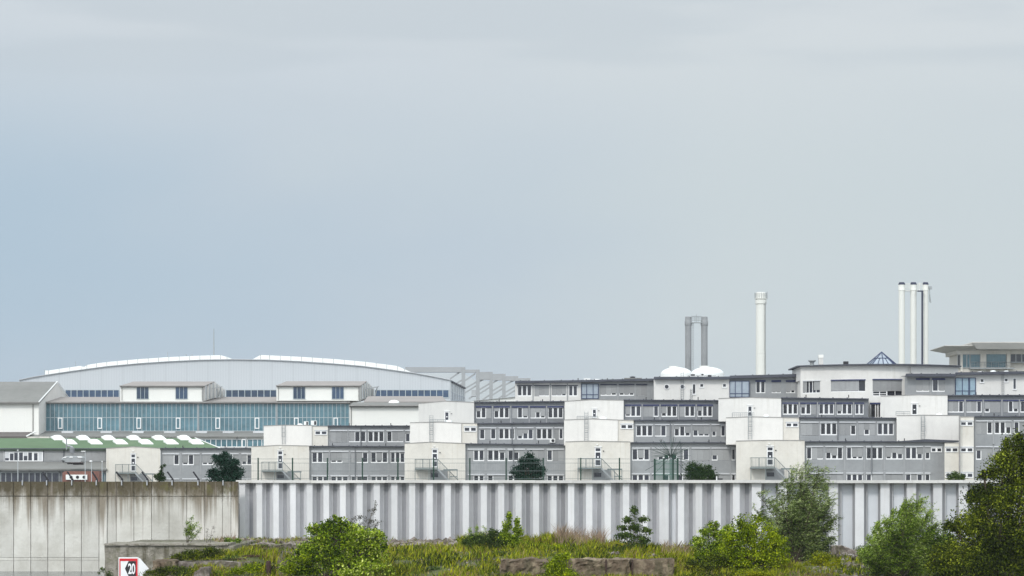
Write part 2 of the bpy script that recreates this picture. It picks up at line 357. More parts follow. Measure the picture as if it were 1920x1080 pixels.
# ================================================================ terraced office buildings
def window(parent, D, x0, x1, yt, yb, pat, frame='frame_white', pane='pane', blind='blind', sh=None, shm='shutter_box', d=.0, bar=.12, name='window'):
    """window group at distance D; pat: one digit per casement, how far its blind is down (0..9); sh=(y0,y1) of the blind box"""
    xa, xb, zt, zb = X(x0, D), X(x1, D), Z(yt, D), Z(yb, D); n = len(pat); w = (xb - xa) / n; h = zt - zb
    f = MB(); pn = MB(); bl = MB(); pn.box(xa, xb, D + d + .17, D + d + .20, zb, zt)
    bls = []
    for i, ch in enumerate(pat):
        k = int(ch) / 9.0; a0 = xa + i * w; a1 = a0 + w
        zc = zt - h * k
        if k > 0: bls.append((a0 + .004, a1 - .004, D + d + .055, D + d + .085, max(zc, zb + .02), zt - .004))
        if k < .98:
            top = zc + .02
            f.box(a0 + .006, a0 + bar, D + d + .09, D + d + .15, zb + .16, top)
            f.box(a1 - bar, a1 - .006, D + d + .09, D + d + .15, zb + .16, top)
            f.box(a0 + .003, a1 - .003, D + d + .06, D + d + .16, zb, zb + .16)
            if k == 0: f.box(a0 + bar, a1 - bar, D + d + .09, D + d + .15, zt - .08, zt - .004)
        elif i > 0 and int(pat[i - 1]) < 9:
            f.box(a0 - .05, a0 + .05, D + d + .10, D + d + .14, zb + .16, zt - .02)
    if not f.v: f.box(xa + w * .3, xb - w * .3, D + d + .0, D + d + .054, zb - .05, zb + .012)
    fo = f.build(name, M[frame], parent); pn.build('pane', M[pane], fo)
    for q_ in bls: part('roller_blind', M[blind], fo, lambda z_: z_.box(*q_))
    if sh:
        s_ = MB(); s_.box(xa - .05, xb + .05, D + d - .10, D + d + .05, Z(sh[1], D), Z(sh[0], D)); s_.build('blind_box', M[shm], fo)
    return fo
def facade(parent, D, x0, x1, yl, yr, rows, zbase=0, depth=12, wallm='clad_grey', roofm='roof_dark', over=.5, cover=.9, thick=.15, roof=True):
    """flat front between photo columns x0..x1 with its roof line from yl to yr; rows=[(ytop,ybot,[(bx0,bx1)...])]"""
    b = MB(); xa, xb = X(x0, D), X(x1, D)
    zl, zr = Z(yl, D), Z(yr, D)
    ztop = min(zl, zr) - .55
    rws = sorted(rows, key=lambda r: r[0])
    first = Z(rws[0][0], D) if rws else zbase
    b.loft([(xa, D, first), (xb, D, first), (xb, D, zr), (xa, D, zl)], [(xa, D + .35, first), (xb, D + .35, first), (xb, D + .35, zr), (xa, D + .35, zl)])
    pil = MB()
    for i, (yt, yb, bays) in enumerate(rws):
        zt, zb = Z(yt, D), Z(yb, D); cur = xa
        for (p, q) in sorted(bays):
            p_, q_ = X(p, D), X(q, D)
            if p_ > cur + .01: b.box(cur, p_, D, D + .35, zb, zt)
            cur = max(cur, q_)
        if cur < xb - .01: b.box(cur, xb, D, D + .35, zb, zt)
        zn = Z(rws[i + 1][0], D) if i + 1 < len(rws) else zbase
        b.box(xa, xb, D, D + .35, zn, zb)
        # thin pilaster strips between bays
        bs_ = sorted(bays)
        for (p, q), (p2, q2) in zip(bs_, bs_[1:]):
            m_ = X((q + p2) / 2, D)
            if 1.0 < (p2 - q) < 8: b.box(m_ - .09, m_ + .09, D - .05, D + .0, max(zn, zb - 1.6), zt + .25, 1)
    kk = (D + depth) / D; zz_ = min(zl, zr) - .05
    b.loft([(xa + .02, D + .3501, zbase), (xb - .02, D + .3501, zbase), (xb - .02, D + .3501, zz_), (xa + .02, D + .3501, zz_)],
           [(xa * kk + .02, D + depth, zbase), (xb * kk - .02, D + depth, zbase), (xb * kk - .02, D + depth, zz_), (xa * kk + .02, D + depth, zz_)])
    b.build('wall', [M[wallm], M['clad_pilaster']], parent)
    if roof:
        r = MB()
        r.loft([(xa - .02, D - over, zl), (xb + .02, D - over, zr), (xb + .02, D - over, zr + thick), (xa - .02, D - over, zl + thick)],
               [(xa * kk - .02, D + depth, zl), (xb * kk + .02, D + depth, zr), (xb * kk + .02, D + depth, zr + thick), (xa * kk - .02, D + depth, zl + thick)])
        # small flashing lumps along the edge
        k = xa + .8
        while k < xb - .5:
            t_ = (k - xa) / (xb - xa); zz = zl + (zr - zl) * t_ + thick
            r.box(k, k + .16, D - over + .05, D - over + .35, zz - .01, zz + .10); k += 1.15 + rnd.random() * 1.6
        r.build('roof', M[roofm], parent)
def white_block(parent, D, pts, zbase=0, depth=12, m='render_white', proud=.6, name='stair_block', trim=True):
    """pts: roof outline in photo pixels, left to right"""
    b = MB(); P = [(X(p, D), Z(q, D)) for p, q in pts]
    out_ = [(P[0][0], zbase)] + [(P[-1][0], zbase)] + P[::-1]; kk = (D + depth) / (D - proud)      # side walls splay slightly
    b.loft([(p, D - proud, q) for p, q in out_], [(p * kk, D + depth, q) for p, q in out_])
    o = b.build(name, M[m], parent)
    if trim:
        t_ = MB()
        for (a0, z0), (a1, z1) in zip(P, P[1:]):
            t_.loft([(a0 - .0, D - proud - .06, z0), (a1, D - proud - .06, z1), (a1, D - proud - .06, z1 + .09), (a0, D - proud - .06, z0 + .09)],
                    [(a0 * kk, D + depth, z0), (a1 * kk, D + depth, z1), (a1 * kk, D + depth, z1 + .09), (a0 * kk, D + depth, z0 + .09)])
        t_.build('parapet', M['parapet'], o)
    return o
def door(parent, D, x0, x1, yt, yb, proud=.6, transom=True, notice=True):
    d = D - proud; xa, xb, zt, zb = X(x0, D), X(x1, D), Z(yt, D), Z(yb, D); b = MB(); w = .13
    b.box(xa, xa + w, d - .07, d, zb, zt); b.box(xb - w, xb, d - .07, d, zb, zt)
    b.box(xa + w, xb - w, d - .07, d, zt - .12, zt); b.box(xa + w, xb - w, d - .07, d, zb, zb + .15)
    h = zt - zb
    if transom: b.box(xa + w, xb - w, d - .07, d, zt - h * .27, zt - h * .20); b.box(xa + w, xb - w, d - .07, d, zb + h * .32, zb + h * .37)
    b.box(xa - .08, xb + .08, d - .14, d, zt + .05, zt + .16)
    o = b.build('door', M['frame_white'], parent)
    part('pane', M['pane'], o, lambda q: q.box(xa + w, xb - w, d - .03, d - .004, zb + .15, zt - .12))
    if notice: part('notice', M['sign_white'], o, lambda q: q.box((xa + xb) / 2 - .12, (xa + xb) / 2 + .12, d - .05, d - .032, zb + h * .45, zb + h * .53))
    part('wall_light', M['black'], o, lambda q: q.box(xb + .25, xb + .42, d - .15, d, zt - h * .22, zt - h * .17))
    return o
def fire_stair(parent, D, xd, ylanding):
    """steel landing left of the door at column xd, stair falling to the right"""
    x = X(xd, D); z = Z(ylanding, D); y0 = D - 2.2; y1 = D - .65
    b = MB(); L = x - 2.75; Rr = x + .75
    b.box(L, Rr, y0, y1, z - .22, z)
    for q in (L + .04, x - .6): b.box(q - .05, q + .05, y0, y0 + .1, 0, z - .22)
    # platform at the foot side
    P0, P1 = x + 1.6, x + 3.75; zp = z - .0
    b.box(P0, P1, y0 - 1.6, y0 - .1, zp - .35, zp - .15)
    for q in (P0 + 1.0, P1 - .05): b.box(q - .05, q + .05, y0 - 1.6, y0 - 1.5, 0, zp - .35)
    b.box(P0 + .95, P1, y0 - 1.62, y0 - 1.54, zp - 1.35, zp - 1.22)
    o = b.build('fire_stair', M['steel_green'], parent)
    r = MB(); H = 1.35
    for q in np.arange(L + .05, Rr - .02, .21): r.tube((q, y0 + .03, z), (q, y0 + .03, z + H), .017, 4)
    for q in (L + .05, L + 1.2, x - .55, x + .7): r.tube((q, y0 + .03, z), (q, y0 + .03, z + H), .05, 5)
    r.tube((L, y0 + .03, z + H), (Rr, y0 + .03, z + H), .045, 5); r.tube((L, y0 + .03, z + .1), (Rr, y0 + .03, z + .1), .035, 5)
    r.tube((L + .05, y0, z + H), (L + .05, y1, z + H), .035, 5)
    r.tube((Rr, y0 - .02, z + H), (Rr + 3.1, y0 - .02, z + H - 3.2), .05, 5)
    for k in range(16):
        q = k / 15; r.tube((Rr + 3.1 * q, y0 - .02, z - 3.2 * q), (Rr + 3.1 * q, y0 - .02, z + H - 3.2 * q), .018, 4)
    r.build('railing', M['steel_green'], o)
    s_ = MB()
    for yy in (y0, y0 - 1.0):
        s_.loft([(Rr, yy, z - .3), (Rr + 3.3, yy, z - 3.7), (Rr + 3.3, yy, z - 3.4), (Rr, yy, z)], [(Rr, yy - .08, z - .3), (Rr + 3.3, yy - .08, z - 3.7), (Rr + 3.3, yy - .08, z - 3.4), (Rr, yy - .08, z)])
    for k in range(15): s_.box(Rr + .22 * k, Rr + .22 * k + .26, y0 - 1.0, y0 - .08, z - .24 * k - .2, z - .24 * k - .15)
    s_.build('steps', M['steel'], o)
    part('lower_door', M['clad_grey'], o, lambda q: q.box(x - .45, x + 2.2, D - .68, D - .605, 0, z - .3)); part('lower_pane', M['pane'], o, lambda q: (q.box(x - .3, x + .75, D - .70, D - .681, z - 1.35, z - .75)))
def ladder(parent, D, px, yt, yb, proud=.6, cage=True, w=.26, name='ladder'):
    x = X(px, D); d = D - proud - .15; b = MB(); zt, zb = Z(yt, D), Z(yb, D)
    for q in (x - w, x + w): b.tube((q, d, zb), (q, d, zt), .035, 5)
    z = zb + .2
    while z < zt: b.tube((x - w, d, z), (x + w, d, z), .022, 4); z += .33
    if cage:
        z = zb + 1.2
        while z < zt - .3: b.box(x - w - .05, x + w + .05, d - .55, d - .5, z, z + .05); z += .7
        for q in (x - w, x + w): b.tube((q, d - .5, zb + 1.2), (q, d - .5, zt - .3), .025, 4)
    return b.build(name, M['steel'], parent)
def railing(parent, D, x0, x1, yt, yb, name='roof_railing', m='steel', dd=0):
    b = MB(); xa, xb, zt, zb = X(x0, D), X(x1, D), Z(yt, D), Z(yb, D); y = D + dd
    b.tube((xa, y, zt), (xb, y, zt), .04, 5); b.tube((xa, y, (zt + zb) / 2), (xb, y, (zt + zb) / 2), .025, 4)
    n = max(2, int((xb - xa) / .28))
    for i in range(n + 1): q = xa + (xb - xa) * i / n; b.tube((q, y, zb), (q, y, zt), .04 if i % 4 == 0 else .018, 4)
    return b.build(name, M[m], parent)
def dome(parent, D, x0, x1, yt, yb, m='white_dome', name='skylight_dome', dd=.8):
    xa, xb, zt, zb = X(x0, D), X(x1, D), Z(yt, D), Z(yb, D); c = ((xa + xb) / 2, D + dd); r = (xb - xa) / 2; h = zt - zb
    b = MB(); b.lathe(c, [(r, zb - .3)] + [(r * math.cos(t), zb + h * .2 + h * .8 * math.sin(t)) for t in [k * math.pi / 2 / 7 for k in range(7)]] + [(.02, zt)], 20)
    return b.build(name, M[m], parent)
def small_pair(parent, D, x0, x1, yt, yb, proud=0.0):
    """two small white framed lights, set on the wall face"""
    xa, xb, zt, zb = X(x0, D), X(x1, D), Z(yt, D), Z(yb, D); d = D - proud; b = MB(); m_ = (xa + xb) / 2; w = .12
    b.box(xa, xb, d - .09, d, zt - .1, zt); b.box(xa, xb, d - .12, d, zb, zb + .13)
    b.box(xa, xa + w, d - .09, d, zb + .13, zt - .1); b.box(xb - w, xb, d - .09, d, zb + .13, zt - .1); b.box(m_ - .14, m_ + .14, d - .09, d, zb + .13, zt - .1)
    o = b.build('small_window', M['frame_white'], parent)
    part('pane', M['pane'], o, lambda q: (q.box(xa + w, m_ - .14, d - .04, d - .003, zb + .13, zt - .1), q.box(m_ + .14, xb - w, d - .04, d - .003, zb + .13, zt - .1)))
    part('lintel', M['shutter_box'], o, lambda q: q.box(xa - .05, xb + .05, d - .14, d, zt + .02, zt + .18))
def downpipe(parent, D, px, yt, yb, m='parapet'):
    part('downpipe', M[m], parent, lambda b: b.tube((X(px, D), D - .12, Z(yt, D)), (X(px, D), D - .12, Z(yb, D)), .09, 6))
def aircon(parent, D, x0, x1, yt, yb, dd=-.35):
    o = part('air_conditioner', M['white_dome'], parent, lambda b: b.pbox(x0, x1, yt, yb, D, dd, dd + .34))
    if dd > 0: part('grille', M['black'], o, lambda b: b.pbox(x0 * .45 + x1 * .55, x1 - .8, yt + 1, yb - 1, D, dd - .03, dd))
    else: part('fan', M['black'], o, lambda b: b.tube((X(x0 * .4 + x1 * .6, D), D + dd - .03, Z((yt + yb) / 2, D)), (X(x0 * .4 + x1 * .6, D), D + dd, Z((yt + yb) / 2, D)), .24, 14))

GRP = 'terraced office buildings stepping down behind the wall'
def terr(label, px, D): return empty('office_building', (X(px, D), D, 0), label, 'office building', GRP)

COLS = [
 dict(label='leftmost terraced office, a cream stair block and low grey wing below the green roof',
  A=dict(D=500, blk=[(200, 841), (251, 838), (301, 841)], g=(301, 472, 841.5, 841.5), sh=(849.5, 852), w=(852.5, 872),
         bays=[(305, 336, '990'), (342, 374, '709'), (379, 410, '779'), (416, 447, '909'), (453, 472, '60')], gsh=(897, 899), gw=(899.5, 915),
         gb=[(305, 336, '999'), (342, 374, '999'), (379, 410, '909'), (416, 447, '090'), (453, 472, '00')], door=(246, 255.5, 851, 884), stair=(250, 886))),
 dict(label='second terraced office from the left, two tiers, air conditioners on its white upper block',
  A=dict(D=485, blk=[(472, 838), (522, 835.5), (580, 836.5)], g=(580, 759.5, 837.5, 838), sh=(845, 847.5), w=(848, 868),
         bays=[(584.5, 616, '008'), (620, 653, '779'), (658, 690, '980'), (695, 727, '070'), (732, 759, '001')], gsh=(891, 893.2), gw=(893.5, 912),
         gb=[(584.5, 616, '000'), (620, 653, '000'), (658, 690, '000'), (695, 727, '000'), (732, 759, '000')], door=(521, 531, 845, 880), stair=(524, 882)),
  B=dict(D=493, blk=[(495, 799), (530, 797.5), (585, 798)], side=(585, 615, 799.5, 799.5), g=(615, 769, 799.5, 799.5), sh=(806, 808.5), w=(809, 829),
         bays=[(619, 651, '999'), (654, 686, '800'), (690, 720, '000'), (725, 756, '088'), (760, 769, '2')], sm=(590.5, 613.5, 808, 815.5), lad=(532.5, 796, 833)),),
 dict(label='third terraced office from the left, three tiers, dark green tree in front',
  A=dict(D=453, blk=[(759, 832), (808, 829.5), (872.5, 832)], g=(872.5, 1060.5, 833, 835), sh=(841, 843.5), w=(844, 864.5),
         bays=[(877.5, 908, '900'), (914, 947, '002'), (952, 984, '029'), (988, 1020, '999'), (1025.5, 1057, '099')], gsh=(888.8, 891), gw=(891.3, 912),
         gb=[(877.5, 908, '900'), (914, 947, '099'), (952, 984, '000'), (988, 1020, '999'), (1025.5, 1057, '000')], door=(810, 821, 842, 876), stair=(812.5, 878)),
  B=dict(D=461, blk=[(769, 793), (828, 792), (865, 794)], side=(865, 895, 794, 794.5), g=(895, 1058, 795, 794), sh=(801, 803.2), w=(803.6, 824),
         bays=[(899, 930, '190'), (935, 965, '000'), (970, 1000, '641'), (1005.5, 1036, '000'), (1040, 1056, '90')], sm=(870, 893.5, 801, 809.5), lad=(809, 779, 830), rail=(806, 836, 786.5, 793), dome=(833, 848, 787, 791.5), ac=(1030.5, 1041, 822.5, 830)),
  C=dict(D=469, blk=[(785, 757), (835, 752.5), (889, 755)], g=(889, 1058.5, 755, 753.5), sh=(761.5, 764), w=(764.3, 784.5),
         bays=[(892.5, 921, '309'), (926, 955, '300'), (960, 990, '907'), (994.5, 1022.5, '847'), (1027, 1056, '000')], door=(833.5, 842.5, 772, 791))),
 dict(label='fourth terraced office from the left, three tiers, behind the spidery antenna and green gate',
  A=dict(D=441, blk=[(1060, 829), (1100, 827.5), (1181.5, 829)], g=(1181.5, 1379.5, 831, 831), sh=(839, 841.3), w=(841.8, 863.5),
         bays=[(1185, 1218, '070'), (1222.5, 1255, '965'), (1258, 1292, '780'), (1297, 1331, '999'), (1334.5, 1367.5, '599'), (1371.5, 1379.2, '0')], gsh=(887.2, 889.5), gw=(889.8, 911),
         gb=[(1185, 1218, '000'), (1222.5, 1255, '990'), (1258, 1292, '909'), (1297, 1331, '999'), (1334.5, 1367.5, '999'), (1371.5, 1379.2, '0')], door=(1115, 1127, 839, 874), stair=(1117.5, 877)),
  B=dict(D=449, blk=[(1057.5, 788), (1110, 786), (1158, 788)], side=(1158, 1188, 788, 788.5), g=(1188, 1360, 789, 788.5), sh=(795, 797.3), w=(797.8, 818.5),
         bays=[(1192.5, 1224, '000'), (1228, 1260, '809'), (1264, 1294.5, '316'), (1299, 1330, '477'), (1334.5, 1360, '590')], sm=(1163.5, 1187, 796, 804.5), lad=(1099, 772, 826.5), rail=(1082, 1121, 780.5, 786.5), dome=(1123, 1139, 781, 786)),
  C=dict(D=457, blk=[(1059, 753), (1110, 750), (1169, 751)], g=(1169, 1347, 751, 752), sh=(758.5, 761), w=(761.3, 781.5),
         bays=[(1172.5, 1202, '700'), (1206, 1235, '990'), (1240, 1269.5, '600'), (1274, 1303, '900'), (1307.5, 1336, '400')], door=(1110, 1118.5, 767, 784))),
 dict(label='fifth terraced office from the left, long low front wing, partly behind the tall willow',
  A=dict(D=430, blk=[(1379.5, 827.5), (1440, 826), (1508, 826.5)], g=(1508, 1771, 829, 829), sh=(836, 838.3), w=(838.8, 861.5),
         bays=[(1512, 1543, '098'), (1548, 1580.5, '460'), (1587, 1618, '077'), (1624, 1655.5, '000'), (1661, 1693, '745'), (1697.5, 1730, '005'), (1734.5, 1744, '4')], gsh=(886, 888.3), gw=(889, 911),
         gb=[(1512, 1543, '999'), (1548, 1580.5, '999'), (1587, 1618, '000'), (1624, 1655.5, '099'), (1661, 1693, '999'), (1697.5, 1730, '090'), (1734.5, 1744, '0')], door=(1437, 1449.5, 837.5, 873), stair=(1441, 876)),
  B=dict(D=438, blk=[(1360.5, 784), (1405, 782), (1467, 783.5)], side=(1467, 1498, 783.5, 784), g=(1498, 1680, 784, 785), sh=(790.3, 792.8), w=(793.2, 816),
         bays=[(1501, 1534.5, '999'), (1538, 1569.5, '000'), (1574, 1605, '992'), (1609.5, 1641, '959'), (1645, 1676, '000')], sm=(1473, 1496.5, 793, 801), lad=(1405.5, 776, 824), rail=(1373, 1414, 774, 782), dome=(1432, 1443, 777, 781.5)),
  C=dict(D=446, blk=[(1346.5, 748), (1405, 746), (1464, 747.5)], g=(1464, 1628, 747, 749), sh=(754.8, 757), w=(757.3, 777.5),
         bays=[(1467.5, 1496, '000'), (1501, 1530.5, '309'), (1535, 1564, '000'), (1569, 1598, '600'), (1603, 1619.5, '00')], door=(1401, 1410, 761, 782))),
 dict(label='rightmost terraced office with a plain white block, cream window columns and a dark top tier',
  B=dict(D=424, blk=[(1680, 780), (1728, 779), (1797.5, 779.5)], g=(1826.5, 2010, 782, 782), sh=(788, 790.3), w=(791, 814),
         bays=[(1830, 1861, '990'), (1864.5, 1896, '004'), (1901, 1932, '099'), (1937, 1968, '000'), (1973, 2004, '090')], gsh=(836.5, 838.8), gw=(840, 862),
         gb=[(1830, 1861, '299'), (1864.5, 1896, '900'), (1901, 1932, '099'), (1937, 1968, '000'), (1973, 2004, '009')], bD=437, lad=(1729, 779, 824), rail=(1680, 1706, 771.5, 779), dome=(1756, 1769, 774, 779)),
  C=dict(D=445, blk=[(1650, 743.5), (1720, 741), (1775.5, 742)], g=(1775.5, 2010, 742.5, 742), sh=(749.8, 752), w=(752.3, 773.5),
         bays=[(1777.5, 1807, '880'), (1812, 1841, '880'), (1846, 1876, '699'), (1881, 1909.5, '906'), (1913, 1941, '000'), (1946, 1975, '090')], bD=445, door=(1708, 1719, 757, 778.5))),
]
for ci, c in enumerate(COLS):
    t0 = c.get('A') or c.get('B'); g0 = t0['g']
    root = terr(c['label'], (t0['blk'][0][0] + g0[1]) / 2, t0['D'])
    zprev = 0
    for tier in 'ABC':
        if tier not in c: continue
        T = c[tier]; D = T['D']; x0, x1, yl, yr = T['g']
        rows = [(T['sh'][0] if tier != 'C' else T['w'][0] - .3, T['w'][1], [(b_[0], b_[1]) for b_ in T['bays']])]
        if 'gb' in T: rows.append((T['gsh'][0], T['gw'][1], [(b_[0], b_[1]) for b_ in T['gb']]))
        dep = 8.4 if tier != 'C' else 11
        if ci == 0: dep = 4.2
        if tier == 'B' and ci == 1: dep = 14
        if tier == 'B' and ci == 5: dep = 21
        facade(root, D, x0, x1, yl, yr, rows, 0, dep, 'clad_dark' if tier == 'C' else 'clad_grey')
        for (p, q, pat) in T['bays']:
            window(root, D, p, q, T['w'][0] + (0.0 if tier != 'C' else -.3), T['w'][1], pat, sh=T['sh'], shm='shutter_box' if tier != 'C' else 'awning_blue')
        for (p, q, pat) in T.get('gb', []): window(root, D, p, q, T['gw'][0], T['gw'][1], pat, sh=T['gsh'])
        bm_ = {'A': 'render_cream', 'B': 'render_clean', 'C': 'render_white'}[tier]
        if tier == 'C' and ci == 2: bm_ = 'render_grey'
        D0_ = D; D = T.get('bD', D); zb_k = max(0, zprev - .25)
        white_block(root, D, T['blk'], zb_k, dep + 9.0 if ci else 4.6, bm_)
        if 'side' in T:
            s0, s1, sy0, sy1 = T['side']; white_block(root, D, [(s0, sy0), (s1, sy1)], zb_k, dep + .6, 'render_cream', proud=.3, name='side_bay')
            downpipe(root, D - .3, s0 - (1 if ci > 1 else 2), sy0, sy0 + 38)
        if 'sm' in T: small_pair(root, D, *T['sm'], proud=.3)
        if 'door' in T:
            door(root, D, *T['door'], transom=(tier == 'A'))
            if tier == 'A': part('door_light', M['white_dome'], root, lambda b: b.pbox(T['door'][0] + 3, T['door'][0] + 6, T['door'][2] - 6, T['door'][2] - 4.5, D, -.85, -.6))
        if 'stair' in T: fire_stair(root, D, *T['stair'])
        if 'lad' in T: ladder(root, D, *T['lad'])
        if 'rail' in T: railing(root, D, *T['rail'], dd=0)
        if 'dome' in T: dome(root, D, *T['dome'])
        if 'ac' in T: aircon(root, D, *T['ac'])
        if ci and tier in 'AB': downpipe(root, D, x0 + (x1 - x0) * (.48 if tier == 'A' else .40), yl, yl + (62 if tier == 'A' else 40), 'clad_dark')
        zprev = min(Z(yl, D0_), Z(yr, D0_)) if 'A' in c else 0
        if ci == 5: zprev = Z(780.5, 437)
        # small vents on the eave
        for k in range(2):
            px = x0 + (x1 - x0) * (.2 + .5 * k + rnd.random() * .1)
            part('vent_pipe', M['black'], root, lambda b: b.tube((X(px, D), D + .2, Z(yl, D) + .1), (X(px, D), D + .2, Z(yl, D) + .55), .07, 6))
    if ci == 1:
        dome(root, 493, 555, 567, 793.5, 798.5, dd=2); aircon(root, 493, 568.5, 577, 789.5, 797, dd=1.5); aircon(root, 493, 581, 592, 788, 797, dd=2.5)
    if ci == 5:
        # cream bays with stacked small windows between the wings
        for (p, q, yt, dd) in ((1771, 1798, 831, 0), (1799, 1826, 782, -2.5)):
            D = 426 + dd
            white_block(root, D, [(p, yt), (q, yt)], 0, 8, 'render_cream', proud=0, name='cream_bay')
            ys = (839.5, 848) ; small_pair(root, D, p + 1.5, q - 1.5, *ys); small_pair(root, D, p + 1.5, q - 1.5, 887, 896)
            if yt < 800: small_pair(root, D, p + 1.5, q - 1.5, 790.5, 798.5)
        part('low_roof', M['roof_dark'], root, lambda b: b.loft([(X(1508, 424), 423.2, Z(829, 424)), (X(1797, 424), 423.2, Z(829, 424)), (X(1797, 424), 423.2, Z(827.3, 424)), (X(1508, 424), 423.2, Z(828.3, 424))],
              [(X(1508, 424), 424, Z(829, 424)), (X(1797, 424), 424, Z(829, 424)), (X(1797, 424), 424, Z(825, 424)), (X(1729, 424), 424, Z(823, 424))]) if False else b.prism([(1660, 829), (1797, 829), (1797, 826), (1735, 823.5), (1700, 826)], 430, -.6, 6))
        small_pair(root, 430, 1745.5, 1766, 839.5, 848)
        part('downpipe', M['parapet'], root, lambda b: b.tube((X(1798.5, 423), 422.6, Z(780, 423)), (X(1798.5, 423), 422.6, 0), .12, 6))

# ================================================================ upper office block behind the terraces
def glazed_bay(parent, D, x0, x1, yt, yb, cols, mull, pane, trans=None, proud=.1, name='glazed_bay', w=.11):
    xa, xb, zt, zb = X(x0, D), X(x1, D), Z(yt, D), Z(yb, D); b = MB(); d = D - proud
    o_ = part(name, M[pane], parent, lambda q: q.box(xa, xb, d, d + .09, zb, zt))
    b.box(xa, xb, d - .06, d, zt - w, zt); b.box(xa, xb, d - .06, d, zb, zb + w)
    for i in cols: q = X(i, D); b.box(q - w / 2, q + w / 2, d - .064, d, zb + w, zt - w)
    for q, s in ((xa, 1), (xb, -1)): b.box(min(q, q + s * w), max(q, q + s * w), d - .063, d, zb + w, zt - w)
    if trans: zz = Z(trans, D); b.box(xa + w, xb - w, d - .058, d, zz - w / 2, zz + w / 2)
    b.build('mullions', M[mull], o_); return o_
def plain_window(parent, D, x0, x1, yt, yb, cols=(), proud=0., pane='pane', frame='frame_white', sill=True, name='window'):
    xa, xb, zt, zb = X(x0, D), X(x1, D), Z(yt, D), Z(yb, D); d = D - proud; w = .09; b = MB()
    b.box(xa, xb, d - .08, d, zt - w, zt); b.box(xa - .06, xb + .06, d - .13, d, zb - .02, zb + .15)
    for q, s in ((xa, 1), (xb, -1)): b.box(min(q, q + s * w), max(q, q + s * w), d - .08, d, zb + .15, zt - w)
    for i in cols: q = X(i, D); b.box(q - .09, q + .09, d - .08, d, zb + .15, zt - w)
    o = b.build(name, M[frame], parent); part('pane', M[pane], o, lambda q: q.box(xa + w, xb - w, d - .035, d - .004, zb + .15, zt - w)); return o

Dw = 483
up = empty('office_block', (X(1100, Dw), Dw, 0), 'long top floor office behind the terraces with dark roof, portholes and two blue glass bays', 'office building')
facade(up, Dw, 966, 1089, 718.5, 717, [(722, 743, [(970, 997), (1002, 1029.5), (1034.5, 1062), (1066, 1083)])], 0, 14, 'render_white', over=.9, thick=.35)
for p, q, pat in ((970, 997, '000'), (1002, 1029.5, '988'), (1034.5, 1062, '887'), (1066, 1083, '00')):
    window(up, Dw, p, q, 723, 743, pat, sh=(722, 723.5), shm='cloth_dark')
facade(up, Dw, 1089, 1227, 716.8, 714, [(720, 742, [(1126, 1156), (1161, 1189), (1193, 1213)])], 0, 14, 'clad_grey', over=.9, thick=.35)
for p, q, pat in ((1126, 1156, '887'), (1161, 1189, '787'), (1193, 1213, '99')):
    window(up, Dw, p, q, 720.5, 742, pat, sh=(720, 722), shm='cloth_dark')
glazed_bay(up, Dw, 1090, 1122.5, 719.5, 748, (1100, 1112), 'frame_blue', 'pane_blue', 740)
Dh = 470
facade(up, Dh, 1226, 1368, 711.5, 711, [], 0, 12, 'render_white', over=.8, thick=.4)
facade(up, Dh + .3, 1368, 1506, 710, 706.5, [(713, 737, [(1417, 1435), (1447, 1464), (1474, 1491)])], 0, 14, 'clad_grey', over=.9, thick=.45)
for p, q, pat in ((1417, 1435, '00'), (1447, 1464, '88'), (1474, 1491, '87')):
    window(up, Dh + .3, p, q, 713.5, 737.5, pat, sh=(712.8, 716), shm='awning_blue')
for px in (1250, 1279.5):
    o = part('porthole', M['frame_white'], up, lambda b: b.tube((X(px, Dh), Dh - .14, Z(725, Dh)), (X(px, Dh), Dh, Z(725, Dh)), .42, 24))
    part('pane', M['pane'], o, lambda b: b.tube((X(px, Dh), Dh - .16, Z(725, Dh)), (X(px, Dh), Dh - .15, Z(725, Dh)), .31, 24))
plain_window(up, Dh, 1298, 1304.5, 719.5, 740, name='tall_window'); plain_window(up, Dh, 1312, 1319.5, 719, 727, name='square_window'); plain_window(up, Dh, 1354.5, 1362, 719, 727, name='square_window')
ladder(up, Dh, 1279, 697, 750, proud=0, cage=False, w=.2); ladder(up, Dh, 1296, 729, 750, proud=0, cage=False, w=.12)
glazed_bay(up, Dh, 1367.5, 1405, 714, 745, (1378.5, 1391), 'frame_blue', 'pane_blue', 738)
def roofbox(parent, D, x0, x1, y0, y1, dd, m='steel', name='roof_vent', w=1.0): return part(name, M[m], parent, lambda b: b.pbox(x0, x1, y0, y1, D, dd, dd + w))
for a_ in ((1295, 1306, 699.5, 706.5), (1315, 1322, 699, 708), (1327, 1337, 701, 708)):
    o = roofbox(up, Dh, *a_, 2, 'white_dome', 'roof_unit'); part('cowl', M['black'], o, lambda b: b.pbox(a_[0] + 1.5, a_[1] - 1.5, a_[2] + 1.3, a_[2] + 4, Dh, 1.94, 1.999))
railing(up, Dh, 1292, 1345, 703, 710, dd=3)
dome(up, Dh, 1390, 1410, 703, 706.5, dd=6); dome(up, Dw, 1111, 1130, 708, 712, dd=6); roofbox(up, Dw, 1096, 1108, 707.5, 712, 4, 'white_dome', 'roof_unit', 1.4)
o = roofbox(up, Dw, 1173, 1206, 706.5, 711, 5, 'roof_grey', 'roof_unit', 2); part('cowl', M['roof_dark'], o, lambda b: b.lathe((X(1189, Dw), Dw + 6), [(.5, Z(706.5, Dw)), (.35, Z(704.5, Dw)), (.6, Z(704, Dw)), (.05, Z(703, Dw))], 12))
part('roof_deck', M['roof_dark'], up, lambda b: b.prism([(1351, 711), (1351, 703.6), (1506, 703.6), (1506, 706)], Dh, 6, 14))
for px in (1084, 1139, 1212, 1232, 1247): part('vent_pipe', M['black'], up, lambda b: b.tube((X(px, Dw), Dw + .3, Z(714, Dw)), (X(px, Dw), Dw + .3, Z(709, Dw)), .07, 6))

